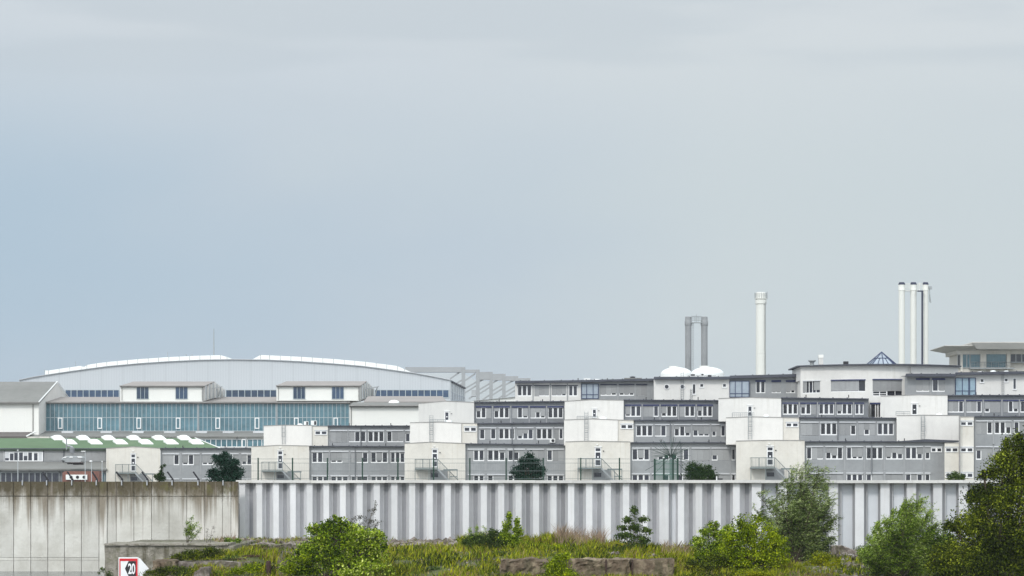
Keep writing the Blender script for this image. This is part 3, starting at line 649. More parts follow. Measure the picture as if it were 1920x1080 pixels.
# round fronted white building with a glass pyramid
Dr = 456
def Darc(px): return Dr + 6.5 * ((px - 1652) / 150.0) ** 2
rd = empty('round_building', (X(1652, Dr), Dr, 0), 'white curved building with thin dark roof, wide windows and glass pyramid on top', 'office building')
def arc(b, x0, x1, z0, z1, o0, o1, n=16, m=0):
    A = []; 
    for i in range(n + 1):
        px = x0 + (x1 - x0) * i / n; d = Darc(px); A.append((X(px, Dr + 3), d))
    fr = [(x, d + o0, z0) for x, d in A] + [(x, d + o0, z1) for x, d in A][::-1]
    bk = [(x, d + o1, z0) for x, d in A] + [(x, d + o1, z1) for x, d in A][::-1]
    for i in range(n):
        (xa, da), (xb, db) = A[i], A[i + 1]
        b.loft([(xa, da + o0, z0), (xb, db + o0, z0), (xb, db + o0, z1), (xa, da + o0, z1)], [(xa, da + o1, z0), (xb, db + o1, z0), (xb, db + o1, z1), (xa, da + o1, z1)], m)
zR = lambda py: Z(py, Dr + 1)
b = MB(); wins = [(1509, 1538.5, 712, 736), (1557.5, 1618.5, 712, 734.5), (1632, 1687, 711.5, 743)]
arc(b, 1505, 1803, zR(711), zR(685.5), 0, 14, 28)
arc(b, 1505, 1803, 0, zR(745), 0, 14, 28)
cur = 1505
for (p, q, t_, u_) in wins:
    arc(b, cur, p, zR(745), zR(711), 0, 1, 4); arc(b, p, q, zR(745), zR(u_), 0, 1, 6)
    if t_ > 711: arc(b, p, q, zR(t_), zR(711), 0, 1, 6)
    cur = q
arc(b, cur, 1803, zR(745), zR(711), 0, 1, 6); arc(b, 1508, 1800, zR(745), zR(711), 1.2, 14, 20)
b.build('wall', M['render_white'], rd)
b = MB(); arc(b, 1498, 1809, zR(685.4), zR(683), -.9, 14, 28); b.build('roof', M['roof_dark'], rd)
for k, (p, q, t_, u_) in enumerate(wins):
    f = MB(); arc(f, p, q, zR(u_), zR(u_ - 1.3), .02, .25, 6)
    for mxp in ((1514, 1520, 1526, 1532), (1607,), (1659, 1674))[k]: arc(f, mxp - .5, mxp + .5, zR(u_ - 1.3), zR(t_), .2, .3, 1)
    if k == 2:
        for yy in (734, 738.5): arc(f, p, 1659, zR(yy + .5), zR(yy - .5), .17, .29, 3)
        for mxp in (1632.7, 1645, 1658): arc(f, mxp - .6, mxp + .6, zR(741.5), zR(734), .165, .295, 1)
    fo = f.build('window', M['frame_white'], rd)
    pb = MB(); arc(pb, p, q, zR(u_), zR(t_), .35, .5, 6); pb.build('pane', M['pane'], fo)
    bl = MB(); lim = (1513, 1607, 1687)[k]
    arc(bl, p, lim if k else 1516, zR(u_ - 2.0 if k < 2 else 733.5), zR(t_), .1, .15, 6)
    if k == 0: arc(bl, 1528, 1538.5, zR(u_ - 6), zR(t_), .1, .15, 2)
    bl.build('roller_blind', M['blind'], fo)
    s_ = MB(); arc(s_, p - .5, q + .5, zR(t_ + 1.2), zR(t_ - .6), -.12, .05, 6); s_.build('awning', M['awning_blue'] if k else M['shutter_box'], fo)
o = plain_window(rd, Dr, 1632, 1651, 757, 784, (1641.5, 1646), proud=.05, name='low_window'); part('awning', M['awning_blue'], o, lambda b: b.pbox(1631, 1652, 755, 758, Dr, -.3, -.02))
downpipe(rd, Dr + .4, 1706.5, 688, 704)
# pyramid
zb_, zt_ = zR(683), zR(655); cx = X(1653, 466); cyy = 466; r_ = (X(1682, 466) - X(1624, 466)) / 2
py = part('glass_pyramid', M['frame_blue'], rd, lambda b: b.lathe((cx, cyy), [(r_, zb_ - .3), (r_, zb_ + .25), (r_ * .96, zb_ + .3)], 8))
part('glazing', M['pane_blue'], py, lambda b: [b.add([(cx + r_ * .95 * math.cos(t), cyy + r_ * .95 * math.sin(t), zb_ + .3), (cx + r_ * .95 * math.cos(t + math.pi / 4), cyy + r_ * .95 * math.sin(t + math.pi / 4), zb_ + .3), (cx, cyy, zt_ - .03), (cx, cyy, zb_ + .3)], [(0, 1, 2), (0, 3, 1), (0, 2, 3), (1, 3, 2)]) for t in [k * math.pi / 4 for k in range(8)]])
def pyr_bars(b):
    for k in range(8):
        t = k * math.pi / 4; p0 = Vector((cx + r_ * math.cos(t), cyy + r_ * math.sin(t), zb_ + .28)); ap = Vector((cx, cyy, zt_)); b.tube(p0, ap, .07, 5)
        t2 = t + math.pi / 4; p1 = Vector((cx + r_ * math.cos(t2), cyy + r_ * math.sin(t2), zb_ + .28)); b.tube(p0.lerp(ap, .5), p1.lerp(ap, .5), .06, 5)
        b.tube((p0 + p1) / 2, ((p0 + p1) / 2).lerp(ap, .5), .05, 5)
part('glazing_bars', M['frame_blue'], py, pyr_bars)
v = part('roof_ventilator', M['steel'], rd, lambda b: b.lathe((X(1522.5, 460), 460), [(.32, zR(684)), (.32, zR(679)), (.42, zR(677)), (.62, zR(675.5)), (.62, zR(674)), (.1, zR(674.5))], 14))
v = part('chimney_stack', M['render_grey'], rd, lambda b: b.pbox(1535.5, 1543.5, 671, 683.5, 460, 0, .8)); part('cap', M['white_panel'], v, lambda b: b.pbox(1535, 1544, 665, 670.9, 460, -.05, .85))
part('roof_unit', M['black'], rd, lambda b: b.pbox(1582, 1591, 677.5, 682.5, 460, 0, .8))

# grey and white east block
De = 450
ea = empty('office_block', (X(1810, De), De, 0), 'grey and white upper block at the right edge with a sky blue glass bay', 'office building')
facade(ea, De, 1697, 1790, 706, 706.5, [(711, 734.5, [(1718, 1742.5), (1748, 1771.5)])], 0, 12, 'clad_grey', over=1.2, thick=.4)
for p, q, pat in ((1718, 1742.5, '88'), (1748, 1771.5, '08')): window(ea, De, p, q, 711.3, 734.5, pat, sh=(709, 712.5), shm='awning_blue')
facade(ea, De + .4, 1790, 1990, 703.5, 700, [], 0, 12, 'render_white', over=1.0, thick=.4)
part('roof_edge', M['roof_dark'], ea, lambda b: b.prism([(1688, 706.6), (1688, 705.6), (1760, 701), (1790, 701.5), (1790, 706.6)], De, -1.25, -1.2))
glazed_bay(ea, De + .4, 1790.5, 1829.5, 708, 742, (1804, 1816, 1818), 'frame_blue', 'pane_sky', 733)
plain_window(ea, De + .4, 1837.5, 1845, 710, 718, name='square_window'); plain_window(ea, De + .4, 1883, 1890, 709, 717, name='square_window')
plain_window(ea, De + .4, 1899, 1905.5, 709, 731, name='tall_window'); ladder(ea, De + .4, 1880, 695, 740, proud=0, cage=False, w=.15)
dome(ea, De, 1834, 1855, 695, 699.5, dd=3); dome(ea, De, 1866, 1878, 692, 696, dd=5); dome(ea, De, 1891, 1903, 692.5, 696, dd=5)

# pavilion with flared roof
Dp = 486
pv = empty('rooftop_pavilion', (X(1870, Dp), Dp, 0), 'pale pavilion at the far right with a wide flared roof, square pillars and big windows', 'pavilion')
b = MB()
b.pbox(1793, 2005, 657, 664, Dp, 0, 12); b.pbox(1793, 2005, 690, 905, Dp, .3, 12); b.box(X(1800, Dp), X(2000, Dp), Dp + 1, Dp + 11.9, Z(690, Dp), Z(664, Dp))
for p, q in ((1801, 1805), (1838.5, 1849), (1887.5, 1894.5), (1940, 1947)): b.pbox(p, q, 664, 700, Dp, -.1, .9)
b.build('wall', M['render_cream'], pv)
b = MB()
def ring(x0, x1, d0, d1, py): z = Z(py, Dp); return [(X(x0, Dp), Dp + d0, z), (X(x1, Dp), Dp + d0, z), (X(x1, Dp), Dp + d1, z), (X(x0, Dp), Dp + d1, z)]
b.loft(ring(1793, 2010, -.3, 12, 657), ring(1766, 2040, -3.2, 14, 650.5)); b.loft(ring(1766, 2040, -3.2, 14, 650.4), ring(1766, 2040, -3.2, 14, 649.2))
b.loft(ring(1826, 2040, -3.4, 14, 656), ring(1816, 2040, -4.2, 14, 645)); b.loft(ring(1816, 2040, -4.2, 14, 644.9), ring(1816, 2040, -4.2, 14, 643.2))
b.build('flared_roof', M['roof_pale'], pv)
for (p, q, t_, u_, cc) in ((1804.5, 1838.5, 664, 690, (1813, 1819)), (1849, 1887.5, 662, 690, ()), (1894.5, 1940, 663, 680, (1905, 1916))):
    plain_window(pv, Dp, p, q, t_, u_, cc, proud=-.25, pane='pane' if p > 1890 else 'pane_teal', frame='steel')
plain_window(pv, Dp, 1795, 1800.5, 665, 690, (), proud=.02, frame='steel')
railing(pv, Dp, 1820, 1894, 679, 690, 'balcony_railing', dd=-.4); part('balcony', M['steel'], pv, lambda b: b.pbox(1817, 1900, 690, 692, Dp, -1.2, .2))
part('lightning_rod', M['steel'], pv, lambda b: b.tube((X(1849, Dp), Dp + 3, Z(643, Dp)), (X(1849, Dp), Dp + 3, Z(640, Dp)), .2, 6))

# ================================================================ tanks and chimneys
for (x0, x1, yt, D, lab) in ((1238.5, 1298.5, 688.5, 520, 'left one of the twin white domed tanks, below the grey flues'), (1295, 1358, 688, 514, 'white domed tank on the right of its twin, behind the roof units')):
    xa, xb = X(x0, D), X(x1, D); c = ((xa + xb) / 2, D); r = (xb - xa) / 2; zt = Z(yt, D); zs = Z(702, D)
    e_ = empty('storage_tank', (c[0], c[1], 0), lab, 'tank', 'twin white domed tanks')
    part('shell', M['white_dome'], e_, lambda b: b.lathe(c, [(r * .97, 0), (r, zs)] + [(r * math.cos(t), zs + (zt - zs) * math.sin(t)) for t in [k * math.pi / 2 / 12 for k in range(1, 12)]] + [(.02, zt)], 48))
    part('cap', M['chimney_white'], e_, lambda b: b.lathe((c[0] - r * .18, c[1]), [(r * .30, zt - .35), (r * .30, zt + .18), (.02, zt + .2)], 20))
Dt = 565
tw = empty('twin_flue', (X(1305, Dt), Dt, 0), 'pair of grey round flues linked by a platform at the top, behind the domes', 'chimney')
for (p, q) in ((1284.5, 1296.5), (1314.5, 1326.8)):
    c = ((X(p, Dt) + X(q, Dt)) / 2, Dt); r = (X(q, Dt) - X(p, Dt)) / 2
    f_ = part('flue', M['chimney_grey'], tw, lambda b: b.lathe(c, [(r, 0), (r * .99, Z(610, Dt))], 28))
    part('collar', M['chimney_grey'], f_, lambda b: b.lathe(c, [(r * 1.02, Z(611, Dt)), (r * 1.13, Z(609.5, Dt)), (r * 1.13, Z(602.5, Dt)), (r * 1.02, Z(601.5, Dt)), (r * 1.0, Z(594.5, Dt)), (r * .8, Z(593.5, Dt)), (r * .78, Z(596, Dt))], 28))
def twp(b):
    x0, x1 = X(1296.5, Dt), X(1314.5, Dt); z0 = Z(604.5, Dt)
    b.box(x0 - .2, x1 + .2, Dt - .6, Dt + .6, z0 - .12, z0)
    for z in (.45, .85, 1.15): b.tube((x0, Dt - .6, z0 + z), (x1, Dt - .6, z0 + z), .04, 5); b.tube((x0, Dt + .6, z0 + z), (x1, Dt + .6, z0 + z), .04, 5)
    for k in range(4): q = x0 + (x1 - x0) * k / 3; b.tube((q, Dt - .6, z0), (q, Dt - .6, z0 + 1.2), .04, 5)
    b.tube((x0 + .9, Dt, z0), (x0 + .9, Dt, z0 + 1.5), .05, 5)
part('platform', M['steel'], tw, twp)
ladder(tw, Dt, 1299.2, 606, 700, proud=0, cage=False, w=.12)
Ds = 590
sg = empty('chimney', (X(1426.5, Ds), Ds, 0), 'single thick cream chimney with a wider crown, between the domes and the round building', 'chimney')
c = (X(1426.7, Ds), Ds); r0 = X(1436.3, Ds) - X(1426.7, Ds)
part('shaft', M['chimney_white'], sg, lambda b: b.lathe(c, [(r0 * 1.05, 0), (r0, Z(662.6, Ds)), (r0 * 1.03, Z(662.4, Ds)), (r0 * 1.03, Z(661.8, Ds)), (r0 * .98, Z(661.6, Ds)), (r0 * .96, Z(571, Ds))], 32))
part('crown', M['chimney_white'], sg, lambda b: b.lathe(c, [(r0 * .97, Z(571, Ds)), (r0 * 1.1, Z(569.5, Ds)), (r0 * 1.1, Z(563, Ds)), (r0 * 1.02, Z(562.5, Ds)), (r0 * 1.02, Z(561, Ds)), (r0 * 1.22, Z(560.5, Ds)), (r0 * 1.22, Z(559.5, Ds)), (r0 * 1.0, Z(559.4, Ds)), (r0 * .98, Z(549, Ds)), (r0 * .8, Z(548, Ds)), (r0 * .78, Z(551, Ds))], 32))
def crn(b):
    for k in range(16):
        t = 2 * math.pi * k / 16; b.tube((c[0] + r0 * 1.2 * math.cos(t), c[1] + r0 * 1.2 * math.sin(t), Z(560, Ds)), (c[0] + r0 * 1.2 * math.cos(t), c[1] + r0 * 1.2 * math.sin(t), Z(549, Ds)), .03, 4)
    b.tube((c[0] + r0 * 1.2, c[1], Z(560, Ds)), (c[0] + r0 * 1.2, c[1], Z(546.5, Ds)), .07, 5)
    for k in range(90): z = Z(705 - k * 1.55, Ds); b.box(c[0] + r0 * .72, c[0] + r0 * .92, c[1] - r0 * .9, c[1] - r0 * .6, z, z + .06)
part('ladder', M['steel'], sg, crn)
Dm = 575
tr = empty('triple_chimney', (X(1712, Dm), Dm, 0), 'three slender white flues with black caps and one thin black pipe between them', 'chimney')
for (p, q) in ((1684.5, 1697), (1706.5, 1718.8), (1729.5, 1741)):
    cc = ((X(p, Dm) + X(q, Dm)) / 2, Dm); r = (X(q, Dm) - X(p, Dm)) / 2
    f_ = part('flue', M['chimney_white'], tr, lambda b: b.lathe(cc, [(r * .96, 0), (r * .94, Z(545, Dm)), (r * 1.03, Z(544.5, Dm)), (r * 1.03, Z(543.5, Dm)), (r, Z(543.2, Dm)), (r, Z(534, Dm))], 28))
    part('cap', M['cloth_dark'], f_, lambda b: b.lathe(cc, [(r * 1.02, Z(534, Dm)), (r * 1.02, Z(532.5, Dm)), (r * .75, Z(529.3, Dm)), (r * .6, Z(530, Dm))], 28))
part('black_pipe', M['cloth_dark'], tr, lambda b: (b.tube((X(1727.4, Dm), Dm - 1.3, 20), (X(1727.4, Dm), Dm - 1.3, Z(546, Dm)), .17, 10), b.box(X(1719, Dm), X(1729.4, Dm), Dm - 1.5, Dm - .8, Z(547.5, Dm), Z(545.5, Dm))))
for (p, q) in ((1697.5, 1706), (1719.2, 1729)):
    def pf(b):
        x0, x1 = X(p, Dm), X(q, Dm); z0 = Z(545, Dm)
        b.box(x0, x1, Dm - .6, Dm + .4, z0 - .1, z0)
        for zz in (.5, 1.0, 1.3): b.tube((x0, Dm - .6, z0 + zz), (x1, Dm - .6, z0 + zz), .03, 4)
        for k in range(5): t = x0 + (x1 - x0) * k / 4; b.tube((t, Dm - .6, z0), (t, Dm - .6, z0 + 1.4), .04, 4)
    part('platform', M['chimney_white'], tr, pf)
part('aerial', M['steel'], tr, lambda b: (b.pbox(1741.5, 1747, 537, 542.5, Dm, -.4, .2), b.tube((X(1742.5, Dm), Dm - .2, Z(566, Dm)), (X(1742.5, Dm), Dm - .2, Z(541, Dm)), .09, 5), b.tube((X(1745, Dm), Dm - .2, Z(568, Dm)), (X(1743, Dm), Dm - .2, Z(552, Dm)), .08, 5)))
part('camera_mast', M['white_dome'], tr, lambda b: b.tube((X(1724, Dm), Dm, Z(545, Dm)), (X(1724, Dm), Dm, Z(530, Dm)), .16, 6))

# ================================================================ far hangar with the curved roof
Dg = 720
hg = empty('hangar', (X(440, Dg), Dg, 0), 'huge pale hangar with a long shallow curved roof and a strip of dark windows', 'hangar')
roofc = [(36, 713), (60, 708), (90, 703), (140, 695.5), (200, 687.5), (260, 682), (320, 678), (380, 675.3), (437, 674.4), (500, 675.3), (560, 678), (620, 682), (680, 687), (730, 693.5), (780, 700.5), (815, 707), (844, 713)]
b = MB(); P = [(X(p, Dg), Z(q, Dg)) for p, q in roofc]; xr = P[-1][0]
fr = [(P[0][0], 0)] + [(xr, 0)] + P[::-1]
kx = X(871, 775) - xr
b.loft([(x, Dg, z) for x, z in fr], [(x + kx * max(0, (x - P[0][0]) / (xr - P[0][0])), 775, z) for x, z in fr])
def ribbed():
    m = mat('ribbed_cladding', (.52, .545, .575), .5, .03, .02)
    t = m.node_tree; bs = t.nodes['Principled BSDF']; tcn = t.nodes.new('ShaderNodeTexCoord'); w_ = t.nodes.new('ShaderNodeTexWave'); w_.inputs['Scale'].default_value = .5; w_.inputs['Distortion'].default_value = .0
    w2 = t.nodes.new('ShaderNodeTexWave'); w2.inputs['Scale'].default_value = .061
    for q in (w_, w2): t.links.new(tcn.outputs['Object'], q.inputs[0])
    src = bs.inputs['Base Color'].links[0].from_socket
    c1 = mix_col(t, maprange(t, w_.outputs['Fac'], .6, .98, 0, .14), src, (.30, .32, .35)); c1 = mix_col(t, maprange(t, w2.outputs['Fac'], .96, .999, 0, .12), c1, (.27, .29, .31))
    t.links.new(c1, bs.inputs['Base Color']); return m
b.build('wall', ribbed(), hg)
b = MB()
for (a0, z0), (a1, z1) in zip(P, P[1:]): b.loft([(a0, Dg - .4, z0), (a1, Dg - .4, z1), (a1, Dg - .4, z1 + .12), (a0, Dg - .4, z0 + .12)], [(a0, Dg + .5, z0), (a1, Dg + .5, z1), (a1, Dg + .5, z1 + .22), (a0, Dg + .5, z0 + .22)])
b.build('roof_edge', M['shutter_edge'], hg)
def strip(b, tops, off=0.8, D=Dg):
    """rooflight standing on the curve: (x, ytop) pairs; foot just under the roof line"""
    def foot(px):
        for (a_, c_), (d_, e_) in zip(roofc, roofc[1:]):
            if a_ <= px <= d_: return c_ + (e_ - c_) * (px - a_) / (d_ - a_)
        return 705
    for (p, t_), (q, u_) in zip(tops, tops[1:]):
        x0, x1 = X(p, D), X(q, D)
        b.loft([(x0, D + off, Z(foot(p), D) - .4), (x1, D + off, Z(foot(q), D) - .4), (x1, D + off, Z(u_, D)), (x0, D + off, Z(t_, D))],
               [(x0, D + off + 8, Z(foot(p), D) - .4), (x1, D + off + 8, Z(foot(q), D) - .4), (x1, D + off + 8, Z(u_, D)), (x0, D + off + 8, Z(t_, D))])
        if q - p > 5: b.box(x0 - .05, x0 + .05, D + off - .06, D + off - .001, Z(foot(p), D), Z(t_, D) + .05, 1)
def tops(p0, p1, f, n): return [(p0 + (p1 - p0) * i / n, f(p0 + (p1 - p0) * i / n)) for i in range(n + 1)]
def froof(px, h):
    for (a_, c_), (d_, e_) in zip(roofc, roofc[1:]):
        if a_ <= px <= d_: return c_ + (e_ - c_) * (px - a_) / (d_ - a_) - h
b = MB(); strip(b, [(83, 694)] + tops(90, 150, lambda x: froof(x, 8.5), 3)[0:] ); b.build('rooflight', [M['rooflight'], M['steel']], hg)
b = MB(); strip(b, [(152, froof(152, 2)), (162, froof(162, 8.5))] + tops(180, 413, lambda x: froof(x, 9), 12) + [(425, 669), (437, 673.6)]); b.build('rooflight', [M['rooflight'], M['steel']], hg)
b = MB(); strip(b, [(472, 674), (488, 665.3)] + tops(505, 745, lambda x: froof(x, 9.5), 12) + [(758, 692), (772, 698)]); b.build('rooflight', [M['rooflight'], M['steel']], hg)
for (p, q) in ((122, 224), (423, 519), (702, 842)):
    n = max(2, int((q - p) / 11.2)); glazed_bay(hg, Dg, p, q, 730.5, 746, [p + (q - p) * k / n for k in range(1, n)], 'frame_grey', 'pane_navy', None, name='window_strip', w=.16)
# side wall details, going back at the right
def side(u, y0, y1, w_, o, b, m=0):
    D = Dg + 55 * u; x = xr + kx * u; s = Z(y0, Dg), Z(y1, Dg)
    b.box(x - .02, x + o, D, D + w_, s[1], s[0], m)
for k in range(7):
    b = MB(); side(k / 6.5, 713.5, 760, 1.0, .14, b); b.build('side_pier', M['gantry_pale'], hg)
b = MB(); b.loft([(xr + .0, Dg + .5, Z(760, Dg)), (xr + .07, Dg + .5, Z(760, Dg)), (xr + .07, Dg + .5, Z(733, Dg)), (xr, Dg + .5, Z(733, Dg))], [(xr + kx, 774.8, Z(760, Dg)), (xr + kx + .07, 774.8, Z(760, Dg)), (xr + kx + .07, 774.8, Z(733, Dg)), (xr + kx, 774.8, Z(733, Dg))]); b.build('side_window', M['pane_navy'], hg)
b = MB(); b.loft([(xr + .0, Dg + .5, Z(716, Dg)), (xr + .3, Dg + .5, Z(716, Dg)), (xr + .3, Dg + .5, Z(713, Dg)), (xr, Dg + .5, Z(713, Dg))], [(xr + kx, 774.8, Z(716, Dg)), (xr + kx + .3, 774.8, Z(716, Dg)), (xr + kx + .3, 774.8, Z(713, Dg)), (xr + kx, 774.8, Z(713, Dg))]); b.build('side_roof_edge', M['roof_dark'], hg)
ms = empty('radio_mast', (X(401, 722), 722, Z(674, 722)), 'thin lattice mast standing on the curved hangar roof', 'mast')
part('pole', M['steel'], ms, lambda b: (b.tube((X(401, 722), 722, Z(676, 722)), (X(401, 722), 722, Z(616, 722)), .16, 6, .07), b.tube((X(400, 722), 722, Z(644, 722)), (X(402, 722), 722, Z(644, 722)), .08, 5)))
for px, yt in ((142, 676), (314, 654), (349, 663), (357, 665), (360, 663.5), (506, 668)):
    part('roof_finial', M['steel'], hg, lambda b: b.tube((X(px, Dg + 4), Dg + 4, Z(froof(px, 5), Dg)), (X(px, Dg + 4), Dg + 4, Z(max(yt, froof(px, 20)), Dg)), .09 if px > 340 and px < 400 else .05, 5))

# ---- portal frames of a building far behind
FR = [(760, 872, 688.3, 698, 752), (866, 899, 693, 698.5, 750), (893, 924, 697.3, 712, 748), (918, 948, 701, 713, 746), (943, 972, 705.3, 714, 745), (967, 995, 709, 713.5, 744)]
for k, (p, q, yt, yb, yf) in enumerate(FR):
    D = 800 + 26 * k
    o = empty('portal_frame', (X(q, D), D, 0), ['tallest grey portal frame, beside the hangar end, with a long deep beam', 'second portal frame right of the hangar, narrow beam', 'third portal frame right of the hangar, with a deep pale beam',
        'fourth portal frame right of the hangar', 'fifth portal frame right of the hangar, low above the dark roof end', 'smallest and farthest portal frame, just over the dark office roof'][k], 'portal frame', 'portal frames stepping down behind the hangar')
    mt = M['gantry'] if k < 2 else M['gantry']
    part('beam', mt, o, lambda b: b.pbox(p, q, yt, yb, D, 0, 2)); part('post', mt, o, lambda b: b.box(X(q - 6.5, D), X(q, D), D - .2, D + 2.2, 0, Z(yt + .02, D)))
    def dg(b):
        for (ax, ay, bx, by) in ((-27, 38 - k * 1.2, -6.5, 26 - k * 1.2), (-27, 46 - k * 1.2, -6.5, 33 - k * 1.2), (-29, 24 - k, -8, 9), (-20, 58 - k * 2, -6.5, 49 - k * 2)):
            b.loft([(X(q + ax, D), D + .4, Z(yt + ay, D)), (X(q + bx, D), D + .4, Z(yt + by, D)), (X(q + bx, D), D + .4, Z(yt + by - 3, D)), (X(q + ax, D), D + .4, Z(yt + ay - 3, D))],
                   [(X(q + ax, D), D + 1.4, Z(yt + ay, D)), (X(q + bx, D), D + 1.4, Z(yt + by, D)), (X(q + bx, D), D + 1.4, Z(yt + by - 3, D)), (X(q + ax, D), D + 1.4, Z(yt + ay - 3, D))])
    part('brace', mt, o, dg)
o = empty('hangar', (X(900, 1000), 1000, 0), 'distant pale hall filling the gaps between the portal frames', 'hangar')
part('wall', M['gantry_pale'], o, lambda b: (b.prism([(770, 905), (770, 700), (866, 699), (890, 712), (965, 719), (995, 728), (995, 905)], 1000, 0, 40)))
part('canopy', M['white_panel'], o, lambda b: b.prism([(870, 905), (870, 753), (900, 750), (966, 744.5), (990, 743), (990, 905)], 700, 0, 3)) if False else None
o2 = empty('low_hall', (X(925, 640), 640, 0), 'low pale hall with a slightly rising roof line between hangar end and top floor office', 'hall')
part('wall', M['white_panel'], o2, lambda b: b.prism([(872, 905), (872, 754.5), (888, 752.3), (966, 745), (1000, 743), (1000, 905)], 640, 0, 20))
part('roof_edge', M['gantry'], o2, lambda b: b.prism([(888, 751.9), (888, 751.1), (966, 743.9), (1000, 741.9), (1000, 742.7), (966, 744.7)], 640, -.4, 20))
part('roof_vent', M['gantry'], o2, lambda b: b.pbox(884, 892, 731, 743, 660, 0, 4))

# ================================================================ teal glass hall
Dq = 560
th = empty('glass_hall', (X(366, Dq), Dq, 0), 'long hall with a teal glass front, white mullions and two raised cream boxes', 'factory hall')
b = MB(); b.pbox(74, 656, 755, 905, Dq, .3, 12); b.pbox(74, 656, 808.3, 905, Dq, .0, .3)
b.build('wall', M['render_grey'], th)
secs = [(78, 224), (226, 370.5), (372.5, 517.5), (519.5, 655)]
for k, (p, q) in enumerate(secs):
    n = round((q - p) / 8.15); cols = [p + (q - p) * i / n for i in range(1, n)]
    glazed_bay(th, Dq, p, q, 755.5, 808.5, cols, 'frame_grey', 'pane_teal', 783, proud=.0, name='glass_front', w=.10)
for p in (76, 225, 371.5, 518.5): part('pier', M['clad_grey'] if p < 80 else M['steel'], th, lambda b: b.pbox(p - (2 if p < 80 else 1), p + (1.5 if p < 80 else 1), 754, 809, Dq, -.2, .0))
for k, px in enumerate((113, 187, 260.3, 334, 408.3, 482, 555.8, 629.5)):
    o = part('vent_window', M['frame_white'], th, lambda b: (b.pbox(px - 4.3, px - 2.6, 783, 804, Dq, -.16, -.07), b.pbox(px + 2.6, px + 4.3, 783, 804, Dq, -.16, -.07), b.pbox(px - 2.6, px + 2.6, 783, 784.8, Dq, -.16, -.07), b.pbox(px - 2.6, px + 2.6, 802.2, 804, Dq, -.16, -.07)))
    part('pane', M['pane_teal'], o, lambda b: b.pbox(px - 2.6, px + 2.6, 784.8, 802.2, Dq, -.12, -.075))
def slope(b, p0, p1, y0, D0, q0, q1, y1, D1, th_=.25, m=0):
    A = [(X(p0, D0), D0, Z(y0, D0)), (X(p1, D0), D0, Z(y0, D0)), (X(q1, D1), D1, Z(y1, D1)), (X(q0, D1), D1, Z(y1, D1))]
    b.loft([(x, y, z - th_) for x, y, z in A], A, m)
r = MB(); slope(r, 74, 657, 753.8, Dq - .5, 112, 700, 744.2, Dq + 12, .3); r.build('roof', M['roof_taupe'], th)
part('gutter', M['parapet'], th, lambda b: b.pbox(74, 657, 753.2, 755.4, Dq, -.75, -.5))
for (p, q, yt, yb, tl, trr, ty, sx, sy, cols) in ((226, 380.5, 723.5, 751, 250, 402, 715.3, 422, 731, ((256, 279), (329, 352))), (519, 673.5, 723, 749.5, 537, 688, 714.7, 702, 729, ((549.5, 572.5), (622, 645)))):
    D1 = Dq + 7; D2 = Dq + 13
    bx = MB(); zt, zb = Z(yt, Dq), Z(yb + 2, Dq)
    bx.box(X(p, Dq), X(q, Dq), Dq - .55, Dq + 6.9, zb, zt)
    mo = bx.build('raised_box', M['white_panel'], th)
    sd = MB()
    A = [(X(q, Dq) + .02, Dq - .5, zb), (X(trr, D1), D1, Z(746, D1)), (X(sx, D2), D2, Z(744.5, D2)), (X(sx, D2), D2, Z(sy, D2)), (X(trr, D1), D1, Z(ty + .5, D1)), (X(q, Dq) + .02, Dq - .5, zt)]
    sd.loft(A, [(x - 1.0, y + 2, z) for x, y, z in A]); sd.build('side_wall', M['render_white'], mo)
    pr = MB()
    for k in range(6):
        u = k / 5.0; px = q + 6 + (sx - q - 8) * u; D_ = Dq + 13 * u * .9 - .6
        top_ = (yt + (ty - yt) * min(1, (px - q) / (trr - q))) if px < trr else ty + (sy - ty) * (px - trr) / (sx - trr)
        pr.box(X(px - .9, D_), X(px + .9, D_), D_ - .5, D_ + .3, Z(749 - 4 * u, D_), Z(top_ + 1.5, D_))
    pr.build('scaffold_pole', M['steel'], mo)
    part('scaffold_brace', M['steel'], mo, lambda b: (b.tube((X(q + 30, D1), D1 - 1, Z(744, D1)), (X(q + 34.5, D1), D1 - 1, Z(726, D1)), .12, 5), b.tube((X(q + 6, D1), D1 - 1.5, Z(731, D1)), (X(q + 38, D1), D1 - 1.5, Z(725, D1)), .08, 5)))
    rf = MB(); slope(rf, p - 1, q + 2, yt, Dq - .9, tl, trr, ty, D1, .25)
    slope(rf, q + 1.9, q + 2.1, yt, Dq - .9, trr, sx + 1, sy, D2, .2) if False else None
    rf.build('roof', M['roof_taupe'], mo)
    part('gutter', M['parapet'], mo, lambda b: (b.pbox(p - 1, q + 2, yt - .3, yt + 1.3, Dq, -1.15, -.9), b.pbox(p + 3, p + 3.8, yt + 1, yb, Dq, -.7, -.56), b.pbox(q - 1.2, q - .4, yt + 1, yb, Dq, -.7, -.56)))
    for (u_, v_) in cols: glazed_bay(mo, Dq - .55, u_, v_, 724.5, 748.5, [u_ + (v_ - u_) * j / 3 for j in (1, 2)], 'frame_grey', 'pane_navy', None, proud=.05, name='window', w=.08)
